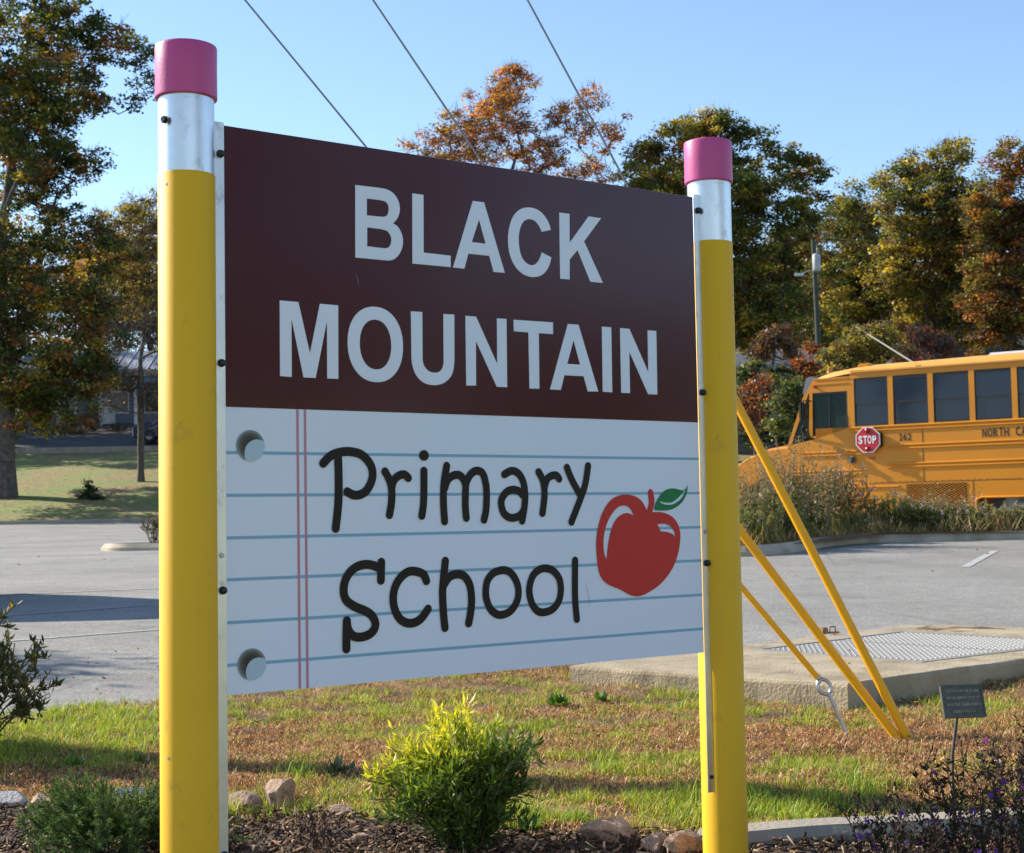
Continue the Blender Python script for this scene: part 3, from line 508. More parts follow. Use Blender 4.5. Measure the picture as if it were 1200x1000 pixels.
for gi,((a,g),ups,glen,lab) in enumerate(gl):
    if gi<2: A=onz(a[0],a[1],-.95)
    else: A=onz(1006,866,-.95)
    Gt=inplane(*g,A); U1=inplane(*ups[0],A); U2=inplane(*ups[1],A)
    A2=A if gi<2 else inplane(*a,A)
    d=(U2-U1).normalized(); k=(Vector((PX,PY)).xy-U2.xy).length/d.xy.length; top=U2+d*k; hts.append(top.z)
    t=thing('guy_wire',lab,'guy wire',tuple(A),0,'guy wires running up behind the sign')
    path=[A2,Gt,U1,U2,top]
    # smooth cable
    pp=[]
    for i in range(len(path)-1):
        p0,p1,p2,p3=path[max(i-1,0)],path[i],path[i+1],path[min(i+2,len(path)-1)]
        for q in range(5):
            s=q/5; m1=(p2-p0)*.5*((p2-p1).length/max((p2-p0).length,.1))*1; pp.append(p1.lerp(p2,s))
    pp.append(top)
    MB().tube([p-A for p in pp],.0048,6).build('cable',WIRE,t)
    dr=(Gt-A2).normalized(); up=dr; side=dr.orthogonal()
    gb=MB(); n=14; L0=0.0 if gi<2 else .02
    rr=.0195 if gi<2 else .0135
    # guard: split tube with a lengthwise slot facing the viewer side
    Ls=[A2-A+dr*(L0+(glen-L0)*i/14) for i in range(15)]
    e1=dr.cross(Vector((0,1,0))).normalized(); e2=dr.cross(e1)
    slot={0:R(205),1:R(330),2:R(262)}[gi]; sw=R(9)
    V=[];ks=22
    for p in Ls:
        for s_ in (rr,rr-.0025):
            for q in range(ks):
                ang=slot+sw+(2*math.pi-2*sw)*q/(ks-1); V.append(p+(e1*math.cos(ang)+e2*math.sin(ang))*s_)
    F=[]
    for i in range(14):
        o0=i*2*ks; o1=o0+2*ks
        for q in range(ks-1):
            F.append((o0+q,o0+q+1,o1+q+1,o1+q)); F.append((o0+ks+q,o1+ks+q,o1+ks+q+1,o0+ks+q+1))
        F.append((o0,o1,o1+ks,o0+ks)); F.append((o0+ks-1,o0+2*ks-1,o1+2*ks-1,o1+ks-1))
    gb.add(V,F,0,True); gb.build('yellow_guard',GUARD,t)
    if gi==2:
        rod=A2-A; dn=(-rod).normalized(); mb=MB(); R_=.026
        mb.tube([rod+dn*.055,Vector((0,0,-.1))+dn*.0],.0085,10); mb.build('anchor_rod',GALV,t)
        ey=MB(); c=rod+dn*.026; ax1=dn; ax2=Vector((1,0,0))-dn*dn.x; ax2=(ax2*.8+Vector((0,0,.3))); ax2=(ax2-dn*ax2.dot(dn)).normalized()
        ey.tube([c+(ax1*math.cos(s)*1.25+ax2*math.sin(s))*R_ for s in np.linspace(0,2*math.pi,25)],.0085,8,caps=False); ey.build('rod_eye',GALV,t)
        cl=MB(); cl.tube([c-ax1*.03-ax2*.016,c-ax1*.045,c-ax1*.03+ax2*.016],.006,6); cl.box(tuple(c-ax1*.05-Vector((.012,.008,.01))),tuple(c-ax1*.05+Vector((.012,.008,.012))),bev=.003); cl.build('thimble',GALV,t)
    else:
        MB().tube([(0,0,-.15),dr*.02],.011,8).build('anchor_rod',GALV,t)
mb=MB(); mb.tube([(0,0,-.5),(.02,0,6),(0,0,max(hts)+1.5)],[.15,.13,.10],16); mb.build('pole_shaft',WOOD,pole)
mb=MB(); mb.box((-1.1,-.06,max(hts)+.9),(1.1,.06,max(hts)+1.02)); mb.build('crossarm',WOOD,pole)

# ------------------------------------------------------------- little marker plaque on a stake
pq=onz(1117,985,-.94); PD=pq.y
mk=thing('plant_marker','small grey plaque with rows of tiny raised text on a thin metal stake','plant marker',(pq.x,pq.y,-.95),R(4))
STK=mat('marker_stake_metal',(.10,.09,.085),.6,.5,col2=(.17,.13,.10),scale=20); PLQ=mat('plaque_bronze_green',(.10,.105,.08),.6,.3,col2=(.14,.13,.095),scale=40,bump=.3,bscale=120)
k=PD/1817; zc=at(1127,822,PD).z+.95; xc=at(1127,822,PD).x-pq.x
MB().tube([(0,0,-.1),(.006,0,.25),(xc-.012,0,zc-.03)],.0052,8).build('stake',STK,mk)
w_,h_=.0625,.0475
b=MB(); b.box((-w_,-.006,-h_),(w_,.006,h_),bev=.003); pl=b.build('plaque',PLQ,mk,(xc,-.008,zc),(R(-18),0,R(2)))
rm=MB()
for (x0,z0,x1,z1) in ((-w_,h_-.005,w_,h_),(-w_,-h_,w_,-h_+.005),(-w_,-h_+.005,-w_+.005,h_-.005),(w_-.005,-h_+.005,w_,h_-.005)): rm.box((x0,-.0085,z0),(x1,-.005,z1))
rm.build('plaque_rim',PLQ,pl)
TXM=mat('worn_raised_text',(.34,.27,.2),.6,.2,col2=(.2,.17,.12),scale=60)
rr=random.Random(4)
for i,(a,b_) in enumerate(((-.050,.050),(-.050,.052),(-.050,.052),(-.036,.036))):
    z=.029-i*.0195; t=MB(); x=a
    while x<b_:
        wd=rr.uniform(.0022,.0052); hh=rr.uniform(.0065,.0095); t.box((x,-.0085,z-hh/2),(min(x+wd,b_),-.0055,z+hh/2)); x+=wd+(.0009 if rr.random()<.8 else .003)
    t.build('text_row',TXM,pl)

# ------------------------------------------------------------- rocks
ROCKS=[mat('sandstone',(.40,.27,.19),.95,col2=(.24,.15,.10),scale=22,bump=1,bscale=90,dirt=(.12,.08,.05),dscale=28,dlo=.5,dhi=.75),
       mat('grey_stone',(.30,.29,.28),.85,col2=(.36,.34,.32),scale=20,bump=1,bscale=80,dirt=(.12,.09,.07),dscale=20,dlo=.55,dhi=.8)]
def rock(label,px,py,zc,sx,sy,sz,m,seed,rz=0,group='rocks edging the planting bed'):
    bm=bmesh.new(); bmesh.ops.create_icosphere(bm,subdivisions=4,radius=1); r_=np.random.default_rng(seed)
    N=r_.normal(size=(11,3)); N/=np.linalg.norm(N,axis=1)[:,None]; D=r_.uniform(.5,.86,11)
    for v in bm.verts:
        p=np.array(v.co); s=N@p; k=1.0
        for j in range(11):
            if s[j]>D[j]: p=p-N[j]*(s[j]-D[j])*.98; s=N@p
        p=p*(1+.05*(vn(p[0]*3+seed,p[1]*3+p[2]*2,.5)-.5)+.05*(vn(p[0]*9+p[2]*7+seed,p[1]*9,.6)-.5)+.03*(vn(p[0]*23+p[2]*19,p[1]*23-p[2]*9,.6)-.5)); v.co=(p[0]*sx,p[1]*sy,p[2]*sz)
    me=bpy.data.meshes.new('m'); bm.to_mesh(me); bm.free(); me.materials.append(m)
    for p in me.polygons:p.use_smooth=True
    try: me.set_sharp_from_angle(angle=R(24))
    except Exception: pass
    q=onz(px,py,zc); o=obj('rock',me,loc=(q.x,q.y,zc),rot=(r_.uniform(-.2,.2),r_.uniform(-.2,.2),rz)); tag(o,label,'rock',group); return o
rock('upright pinkish block of sandstone standing right of the left post',327,932,-.905,.062,.055,.072,ROCKS[0],3,.3)
rock('low tan rock half hidden behind the left sign post',284,944,-.93,.07,.06,.045,ROCKS[0],5)
rock('small flat brown rock between the upright block and the yellow shrub',400,952,-.935,.05,.04,.022,ROCKS[0],9)
rock('broad pale rock, largest of those near the right post',724,980,-.91,.115,.075,.055,ROCKS[0],12,.2)
rock('small pale rock wedged between the broad rock and the right post',768,990,-.91,.055,.05,.042,ROCKS[0],15)
rock('pinkish rock touching the left side of the right post',806,990,-.905,.085,.06,.052,ROCKS[0],18,.6)
rock('pale grey quartz rock at the far left edge of the bed',14,938,-.925,.10,.06,.042,ROCKS[1],22)
rock('grey brown rock between the quartz rock and the low conifer',50,942,-.93,.075,.06,.04,ROCKS[0],25,.4)
rock('grey rock peeking over the back of the low conifer',150,934,-.93,.07,.06,.045,ROCKS[1],28)
rock('small reddish rock showing under the yellow shrub',418,983,-.935,.035,.03,.02,ROCKS[0],31)
# ------------------------------------------------------------- plants close by
def rot_frames(n,r_):   # random orthonormal pairs
    a=r_.normal(size=(n,3)); a/=np.linalg.norm(a,axis=1)[:,None]; b_=r_.normal(size=(n,3)); b_-=a*(a*b_).sum(1)[:,None]; b_/=np.linalg.norm(b_,axis=1)[:,None]; return a,b_
def leaf_quads(C_,A,B,l,w_,fold=0.0):  # centre, axis, side, half length, half width -> 4-gon (diamond)
    l=np.asarray(l).reshape(-1,1); w_=np.asarray(w_).reshape(-1,1); n=len(C_); Nn=np.cross(A,B)
    V=np.empty((n,4,3)); V[:,0]=C_-A*l; V[:,1]=C_+B*w_-A*l*.15+Nn*w_*fold; V[:,2]=C_+A*l; V[:,3]=C_-B*w_-A*l*.15+Nn*w_*fold
    return V.reshape(-1,3),np.arange(n*4).reshape(-1,4)
def leaf6(C_,A,B,l,w_,droop=.2): # longer leaf, two folded halves, 6 verts 4 tris->2 quads+... drawn from base C_
    l=np.asarray(l).reshape(-1,1); w_=np.asarray(w_).reshape(-1,1); n=len(C_); Nn=np.cross(A,B)
    V=np.empty((n,6,3)); V[:,0]=C_; V[:,1]=C_+A*l*.45+B*w_-Nn*l*droop*.3+Nn*w_*.35; V[:,2]=C_+A*l*.45-Nn*l*droop*.3; V[:,3]=C_+A*l*.45-B*w_-Nn*l*droop*.3+Nn*w_*.35; V[:,4]=C_+A*l-Nn*l*droop; V[:,5]=V[:,4]
    V=V[:,:5]; i=np.arange(n)[:,None]*5
    F=np.concatenate([i+np.array([[0,2,1]]),i+np.array([[0,3,2]]),i+np.array([[2,4,1]]),i+np.array([[3,4,2]])]); return V.reshape(-1,3),F
def norm(v): return v/np.maximum(np.linalg.norm(v,axis=-1,keepdims=True),1e-9)
def pal(cols,idx,r_,jit=.18):
    c=np.array(cols)[idx]; return np.clip(c*(1+r_.uniform(-jit,jit,(len(idx),1))),0,1)
def stems_mesh(paths,r0,m,n=4):
    mb=MB()
    for p in paths: mb.tube(p,[r0*(1-.6*i/(len(p)-1)) for i in range(len(p))],n,caps=False)
    return mb.mesh(m)
STEM=mat('green_brown_stem',(.08,.07,.03),.8); REDST=mat('dark_red_stem',(.05,.022,.018),.8)

# golden nandina-like shrub before the sign
def golden_shrub():
    r_=np.random.default_rng(11); base=onz(546,992,-.94)
    t=thing('shrub','bright yellow topped shrub with dark green lower leaves in front of the sign','shrub',tuple(base))
    paths=[];Cs=[];As=[];col=[];ls=[]
    for i in range(135):
        az=r_.uniform(0,2*math.pi); lean=r_.uniform(.0,1.0)**.8
        L_=r_.uniform(.2,.42)*(1-.3*lean) if i%5<3 else r_.uniform(.06,.26)*(1-.2*lean); dx=math.cos(az)*lean*.26-.02; dy=math.sin(az)*lean*.22
        p0=Vector((math.cos(az)*.05*lean,math.sin(az)*.05*lean,0)); p3=Vector((dx-.02,dy,L_)); p1=p0.lerp(p3,.35)+Vector((0,0,.05)); p2=p0.lerp(p3,.7)+Vector((0,0,.04)); path=[p0,p1,p2,p3]; paths.append(path)
        new_growth=np.clip((p3.z-.2)/.14-.6*(p3.x)/.2,0,1.1)  # yellow new growth, stronger toward the top and left
        for k in range(76):
            s=r_.uniform(.01,1.0)**.8; j=min(int(s*3),2); q=path[j].lerp(path[j+1],s*3-j)
            a=r_.normal(size=3)*.9+np.array([math.cos(az)*.7,math.sin(az)*.7,.45+.5*s]); a/=np.linalg.norm(a)
            Cs.append(np.array(q)+a*r_.uniform(.0,.035)); As.append(a); ls.append(r_.uniform(.018,.040)); g=new_growth*(s**2)+r_.normal()*.12
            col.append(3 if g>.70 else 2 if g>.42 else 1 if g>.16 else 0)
    Cs=np.array(Cs);As=norm(np.array(As)); B=norm(np.cross(As,r_.normal(size=As.shape)*.5+[0,0,1])); ls=np.array(ls)
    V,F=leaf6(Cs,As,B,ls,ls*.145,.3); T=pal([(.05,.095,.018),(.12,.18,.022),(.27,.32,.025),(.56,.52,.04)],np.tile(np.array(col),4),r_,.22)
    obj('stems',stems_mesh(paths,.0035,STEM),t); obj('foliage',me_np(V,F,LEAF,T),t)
golden_shrub()

# low dark conifer left of the post
def conifer():
    r_=np.random.default_rng(5); base=onz(138,1000,-.94)
    t=thing('dwarf_conifer','low spreading dark green conifer beside the foot of the left post','dwarf conifer',tuple(base))
    Cs=[];As=[];paths=[];T=[];ls=[]
    def twig(p0,d,L_,lvl):
        pts=[Vector(p0)+Vector(d)*L_*k/3+Vector((0,0,.012*k*k*L_/.1*.2)) for k in range(4)]; paths.append(pts); dn=norm(np.array(d))
        n=int(L_/.0009)
        u=r_.uniform(0,1,n); idx=np.minimum((u*3).astype(int),2); P_=np.array([np.array(pts[i].lerp(pts[i+1],uu*3-i)) for i,uu in zip(idx,u)])
        rad=r_.normal(size=(n,3)); rad-=dn*(rad@dn)[:,None]; rad=norm(rad); A=norm(rad*.85+dn*.65+np.array([0,0,.12]))
        Cs.append(P_);As.append(A); ls.append(r_.uniform(.008,.013,n)); tipness=u*.5+.5*(lvl==2)
        T.append(np.where((tipness+r_.normal(size=n)*.2)[:,None]>.75,[[.17,.27,.06]],[[.045,.10,.03]])*r_.uniform(.7,1.3,(n,1)))
    for i in range(100):
        az=r_.uniform(0,2*math.pi); el=r_.uniform(.05,1.25); L_=r_.uniform(.2,.33)*(1-.25*el/1.2)
        d=Vector((math.cos(az)*math.cos(el)*1.05,math.sin(az)*math.cos(el)*.7,math.sin(el)*.75)); p0=Vector((math.cos(az)*.03,math.sin(az)*.03,.02))
        a=p0+d*L_*.55
        twig(p0+d*L_*.25,d,L_*.75,1)
        for k in range(8):
            s=r_.uniform(.35,1.0); q=p0+d*L_*s; sd=Vector(r_.normal(size=3)); sd=(sd-d*sd.dot(d)*.4).normalized(); dd=(d*.8+sd*.75+Vector((0,0,.18))).normalized(); twig(q,dd,r_.uniform(.035,.075),2)
    Cs=np.concatenate(Cs);As=np.concatenate(As);ls=np.concatenate(ls);T=np.concatenate(T); B=norm(np.cross(As,r_.normal(size=As.shape)))
    n=len(Cs); V=np.empty((n,3,3)); V[:,0]=Cs+B*.0014; V[:,1]=Cs-B*.0014; V[:,2]=Cs+As*ls[:,None]; F=np.arange(n*3).reshape(-1,3)
    obj('branches',stems_mesh(paths,.002,STEM,3),t); obj('needles',me_np(V.reshape(-1,3),F,leafmat('needle_tissue',.6,.1,.15),T),t)
conifer()

def twiggy_bush(name,label,cat,base,rx,ry,h,nst,nl,ll,lw,cols,wts,seed,group=None,z0=.15,up=.5,mt=None,stem=STEM,droop=.2,loc_off=None):
    r_=np.random.default_rng(seed); t=thing(name,label,cat,tuple(base),0,group); paths=[];Cs=[];As=[];ci=[]
    for i in range(nst):
        az=r_.uniform(0,2*math.pi); rr_=r_.uniform(0,1)**.6; e=Vector((math.cos(az)*rx*rr_,math.sin(az)*ry*rr_,h*math.sqrt(max(.05,1-.75*rr_**2))*r_.uniform(.72,1.0))); p0=Vector((e.x*.2,e.y*.2,-.02)); m1=p0.lerp(e,.45)+Vector((r_.normal()*.06*h,r_.normal()*.06*h,.08*h)); path=[p0,m1,e]; paths.append(path)
        for q in range(3):
            s=r_.uniform(.4,.95); b0=m1.lerp(e,max(0,(s-.45)/.55)); b1=b0+Vector(r_.normal(size=3)).normalized()*h*.16+Vector((0,0,h*.08)); paths.append([b0,b0.lerp(b1,.5),b1])
            n_=nl//4
            for k in range(n_):
                s2=r_.uniform(.1,1.05); c=b0.lerp(b1,s2); a=np.array((b1-b0).normalized())*.6+r_.normal(size=3)*.7+[0,0,up]; Cs.append(np.array(c)); As.append(a)
        for k in range(nl//4):
            s=r_.uniform(z0,1); c=p0.lerp(m1,s*2) if s<.5 else m1.lerp(e,s*2-1); a=r_.normal(size=3)*.8+[0,0,up]; Cs.append(np.array(c)); As.append(a)
        ci+= [0]*0
    Cs=np.array(Cs);As=norm(np.array(As)); n=len(Cs); B=norm(np.cross(As,r_.normal(size=As.shape)*.6+[0,0,1])); ls=ll*r_.uniform(.6,1.15,n)
    V,F=leaf6(Cs,As,B,ls,ls*lw,droop); ix=r_.choice(len(cols),n,p=wts); T=pal(cols,np.tile(ix,4),r_,.25)
    obj('stems',stems_mesh(paths,.003+.004*h,stem,4),t); obj('foliage',me_np(V,F,mt or LEAF,T),t); return t
q=at(-45,880,6.4)
twiggy_bush('bush','dark olive bush with narrow pointed leaves at the left edge of the verge','bush',(q.x-.05,6.4,-.95),.44,.42,.66,62,84,.046,.15,[(.05,.065,.022),(.10,.10,.035),(.26,.20,.045)],[.58,.34,.08],21)
twiggy_bush('bush','taller olive bush just outside the left edge of the picture','bush',(-3.35,7.05,-.95),.6,.5,1.0,40,60,.06,.22,[(.045,.06,.022),(.08,.085,.03)],[.6,.4],22)
# dark dry seed stalks
def seed_stalks(label,px,py,z,h,n,seed,col=(.045,.02,.014),spread=.08):
    r_=np.random.default_rng(seed); b0=onz(px,py,z); t=thing('dry_seed_stalks',label,'dried plant',tuple(b0)); mb=MB(); sd=MB()
    for i in range(n):
        a=r_.uniform(0,6.28); e=Vector((math.cos(a)*spread*r_.uniform(.2,1),math.sin(a)*spread*.6,h*r_.uniform(.65,1))); p=[Vector((e.x*.2,e.y*.2,0)),Vector((e.x*.5,e.y*.5,e.z*.55)),e]; mb.tube(p,[.0022,.0018,.001],4,caps=False)
        for k in range(16):
            s=r_.uniform(.35,1.02); c=p[0].lerp(e,s)+Vector((r_.normal()*.006,r_.normal()*.006,0)); q=.0045*r_.uniform(.6,1.3); sd.add([c+Vector((q,0,0)),c+Vector((-q,q*.4,0)),c+Vector((0,-q,.3*q)),c+Vector((0,0,1.6*q)),c+Vector((0,0,-1.2*q))],[(0,1,3),(1,2,3),(2,0,3),(1,0,4),(2,1,4),(0,2,4)])
    mb.build('stalks',REDST,t); sd.build('seed_heads',mat('seed_head',col,.9),t,kind='stuff')
seed_stalks('dark reddish dried seed stalks left of the yellow shrub',378,1004,-.94,.16,7,2)
seed_stalks('short dark dried stalks beside the broad pale rock',738,1006,-.94,.07,5,3,spread=.05)

# purple flowered plants at lower right
def purple_plant(label,base,rx,ry,h,nst,seed,dark=1.0,fl=.9,group=None,name='purple_flower_plant'):
    r_=np.random.default_rng(seed); t=thing(name,label,'flowering plant',tuple(base),0,group); paths=[];Cs=[];As=[];L_=[];Fc=[];Fa=[];Pd=[]
    for i in range(nst):
        az=r_.uniform(0,6.28); rr_=r_.uniform(0,1)**.5; hh=h*r_.uniform(.55,1.05)*(1-.25*rr_); e=Vector((math.cos(az)*rx*rr_*1.1,math.sin(az)*ry*rr_*1.1,hh)); p0=Vector((e.x*.45,e.y*.45,0)); m1=p0.lerp(e,.5)+Vector((r_.normal()*.015,r_.normal()*.015,0)); pa=[p0,m1,e]; paths.append(pa)
        for k in range(int(hh/.011)):
            s=r_.uniform(.08,1); c=p0.lerp(m1,s*2) if s<.5 else m1.lerp(e,s*2-1); a=norm(r_.normal(size=3)*[1,1,.4]+[0,0,.7]); Cs.append(np.array(c)); As.append(a); L_.append(r_.uniform(.012,.026))
        for q in range(5):
            s=r_.uniform(.45,1); b0=m1.lerp(e,s*2-1) if s>.5 else m1; b1=b0+Vector(r_.normal(size=3)*[.03,.03,.012])+Vector((0,0,.035)); paths.append([b0,b0.lerp(b1,.5),b1])
            for k in range(5): Cs.append(np.array(b0.lerp(b1,r_.uniform(0,1)))); As.append(norm(r_.normal(size=3)+[0,0,.6])); L_.append(r_.uniform(.008,.016))
            Pd.append(b1)
        for k in range(r_.poisson(fl)):
            s=r_.uniform(.55,1.02); c=np.array(m1.lerp(e,s*2-1))+r_.normal(size=3)*.012; d=norm(r_.normal(size=3)*[1,.8,.5]+[0,-.5,.1])
            for j in range(5): Fc.append(c); Fa.append(norm(d*.6+r_.normal(size=3)*.65))
    Cs=np.array(Cs);As=np.array(As); B=norm(np.cross(As,r_.normal(size=As.shape))); ls=np.array(L_); V,F=leaf6(Cs,As,B,ls,ls*.2,.1)
    T=pal([(.035*dark,.035*dark,.018*dark),(.05*dark,.065*dark,.02*dark),(.06*dark,.03*dark,.025*dark)],np.tile(r_.choice(3,len(Cs),p=[.4,.35,.25]),4),r_,.3)
    obj('stems',stems_mesh(paths,.0018,REDST,3),t); obj('foliage',me_np(V,F,DRY,T),t)
    if Fc:
        Fc=np.array(Fc);Fa=np.array(Fa);B=norm(np.cross(Fa,r_.normal(size=Fa.shape))); V,F=leaf6(Fc,Fa,B,np.full(len(Fc),.0125),np.full(len(Fc),.0042),.3)
        T=pal([(.22,.05,.42),(.36,.05,.40),(.16,.06,.45)],np.tile(np.repeat(r_.choice(3,len(Fc)//5),5),4),r_,.2); obj('flowers',me_np(V,F,LEAF,T),t,kind='stuff')
    mb=MB()
    for c in Pd:
        q=.003*r_.uniform(.7,1.4); mb.add([c+Vector((q,0,0)),c+Vector((-q,q,0)),c+Vector((0,-q,0)),c+Vector((0,0,2*q))],[(0,1,3),(1,2,3),(2,0,3),(0,2,1)])
    mb.build('seed_pods',REDST,t,kind='stuff')
def fb_(px,d): v=at(px,1000,d); return (v.x,d,-.97)
purple_plant('dense purple flowered plant filling the lower right corner',fb_(1175,3.9),.21,.2,.46,62,41,group='purple flowered plants at the lower right')
purple_plant('open purple flowered plant straddling the kerb left of the marker stake',fb_(1075,3.95),.17,.16,.27,30,42,group='purple flowered plants at the lower right')
purple_plant('purple flowered plant mostly beyond the right edge of the picture',fb_(1250,4.3),.22,.2,.45,40,43,group='purple flowered plants at the lower right')

# ------------------------------------------------------------- grass, thatch, mulch, leaves on the near ground
def blades(n,xr,pfn,h,wd,lean,cols,wts,seed,name,label,cat,mt,zf,keep,curl=.5,lift=0):
    r_=np.random.default_rng(seed); Y=4.2*(12.5/4.2)**(r_.random(n)**1.15); X=Y*np.where(r_.random(n)<.8,r_.uniform(-.375,.375,n),r_.uniform(-.95,.95,n)); X=np.clip(X,-4.1,8.8); k=keep(X,Y,r_)&(np.abs(X)<8.7)&(X>-4.05); k&=keep(X,Y,r_); X=X[k];Y=Y[k]; n=len(X)
    hh=h(X,Y,r_,n); az=r_.uniform(0,2*np.pi,n); ln=lean(r_,n); d=np.stack([np.cos(az),np.sin(az),np.zeros(n)],1); s=np.stack([-np.sin(az+r_.normal(size=n)*.6),np.cos(az),np.zeros(n)],1); s=norm(s)
    Z=zf(X,Y); B0=np.stack([X,Y,Z-.004+lift*r_.random(n)],1); w_=wd*r_.uniform(.6,1.3,(n,1)); hh=hh[:,None]; ln=ln[:,None]; up=np.array([[0,0,1.]])
    M1=B0+(up*.55*np.cos(ln*.6)+d*.55*np.sin(ln*.6))*hh; T1=M1+(up*.5*np.cos(ln*1.5)+d*.5*np.sin(ln*1.5))*hh
    V=np.empty((n,5,3)); V[:,0]=B0-s*w_; V[:,1]=B0+s*w_; V[:,2]=M1+s*w_*.8; V[:,3]=M1-s*w_*.8; V[:,4]=T1
    i=np.arange(n)[:,None]*5; Q=i+np.array([[0,1,2,3]]); Tt=i+np.array([[3,2,4]])
    ix=r_.choice(len(cols),n,p=wts); c=pal(cols,ix,r_,.28); o=obj(name,me_np(V.reshape(-1,3),[Q,Tt],mt,np.concatenate([c,c]))); tag(o,label,cat,kind='stuff'); return o
def inslab(X,Y):
    F_=np.array([(1.61,7.68),(4.57,10.36),(3.05,11.77),(.29,8.89)]); ok=np.ones(len(X),bool)
    for i in range(4):
        a=F_[i];b_=F_[(i+1)%4]; ok&=((b_[0]-a[0])*(Y-a[1])-(b_[1]-a[1])*(X-a[0]))>0
    return ok
def verge(X,Y,r_):
    e=(Y>yb(X)-.02-.07*r_.random(len(X)))&(Y<lot_edge(X)+.02+.03*r_.random(len(X)))&~inslab(X,Y)&(Y<13)
    kp=np.array([(p.x,p.y) for p in KP]); 
    d=np.min(np.hypot(X[:,None]-kp[None,:,0],Y[:,None]-kp[None,:,1]),axis=1); e&=~((d<.085)); e&=~((X>.4)&(Y<np.interp(X,kp[:,0],kp[:,1]))); return e
def dens(X,Y,r_,lo=6.5,f=.35): # fewer blades where they get small
    return r_.random(len(X))<np.clip((6.0/Y)**1.6,.12,1)
def gnoise(X,Y):
    g=.6*fb(X,Y,.55)+.4*vn(X+9,Y,1.6)
    g=g+.24*np.exp(-((X+2.1)/.9)**2)*(Y>6.1)+.16*np.exp(-((X-.1)/.28)**2-((Y-4.95)/.3)**2)+.2*np.exp(-((X-.75)/.3)**2-((Y-5.0)/.22)**2)+.16*np.exp(-((X+.75)/.25)**2-((Y-5.5)/.35)**2)
    g=g-.28*np.exp(-((X+1.9)/.9)**2-((Y-5.75)/.3)**2)-.2*np.exp(-((X-1.5)/.7)**2-((Y-6.6)/.8)**2)-.1*np.exp(-((X-.9)/.35)**2-((Y-6.9)/.8)**2)
    return g
zf=lambda X,Y: VZ(X,Y)
blades(530000,(-4,6,4.2,13),None,lambda X,Y,r,n:r.uniform(.014,.042,n)*(.5+1.1*vn(X,Y,.09))*(Y/6.5)**.3,.0017,lambda r,n:r.uniform(.8,2.3,n),[(.50,.26,.11),(.34,.15,.06),(.68,.46,.25),(.13,.065,.03)],[.32,.26,.2,.22],51,'dry_thatch','brown dormant thatch covering the verge around the sign','dry grass',DRY,zf,lambda X,Y,r:verge(X,Y,r)&(r.random(len(X))>np.clip((gnoise(X,Y)-.42)*3,0,.5)),lift=.016)
blades(590000,(-4,6,4.2,13),None,lambda X,Y,r,n:r.uniform(.02,.058,n)*(.45+vn(X,Y,.08))*(1+.5*np.clip((gnoise(X,Y)-.55)*4,0,1)),.0014,lambda r,n:r.uniform(.3,1.6,n),[(.24,.36,.03),(.42,.47,.05),(.10,.18,.02),(.52,.42,.09)],[.32,.33,.2,.15],52,'green_grass','short green grass in patches across the verge','grass',BLADE,zf,lambda X,Y,r:verge(X,Y,r)&(r.random(len(X))<np.clip((gnoise(X,Y)-.26)*3.0,.2,1)*np.clip((vn(X+3,Y,.16)+.35*vn(X,Y,.05)-.40)*3.4,.07,1.3)))
# longer tufts of fresh grass
def tufts():
    r_=np.random.default_rng(61); spots=[]
    for px,py,n in ((290,945,10),(345,915,8),(800,945,12),(870,950,10),(930,935,12),(985,930,9),(1040,925,6),(640,960,6),(60,855,10),(120,850,9),(700,905,4),(1130,850,4)):
        for k in range(n): spots.append(onz(px+r_.normal()*24,py+r_.normal()*9,-.945))
    X=[];Y=[]
    for s in spots:
        m=55; X+=list(s.x+r_.normal(size=m)*.035); Y+=list(s.y+r_.normal(size=m)*.035)
    X=np.array(X);Y=np.array(Y); n=len(X); it=iter([0])
    k=verge(X,Y,r_); X=X[k];Y=Y[k]
    class RR: pass
    n=len(X); az=r_.uniform(0,6.28,n); ln=r_.uniform(.2,1.5,n)[:,None]; hh=(r_.uniform(.025,.10,n)**1.0*(.4+vn(X,Y,.06)))[:,None]; d=np.stack([np.cos(az),np.sin(az),0*az],1); s=np.stack([-np.sin(az),np.cos(az),0*az],1); w_=.0016
    B0=np.stack([X,Y,VZ(X,Y)-.004],1); up=np.array([[0,0,1.]]); M1=B0+(up*.55*np.cos(ln*.6)+d*.55*np.sin(ln*.6))*hh; T1=M1+(up*.5*np.cos(ln*1.5)+d*.5*np.sin(ln*1.5))*hh
    V=np.empty((n,5,3)); V[:,0]=B0-s*w_; V[:,1]=B0+s*w_; V[:,2]=M1+s*w_*.8; V[:,3]=M1-s*w_*.8; V[:,4]=T1; i=np.arange(n)[:,None]*5
    c=pal([(.2,.32,.03),(.36,.45,.05),(.09,.17,.02),(.46,.40,.10)],r_.choice(4,n),r_,.25)
    o=obj('grass_tufts',me_np(V.reshape(-1,3),[i+np.array([[0,1,2,3]]),i+np.array([[3,2,4]])],BLADE,np.concatenate([c,c]))); tag(o,'longer fresh green grass tufts between the rocks and the dry turf','grass',kind='stuff')
tufts()
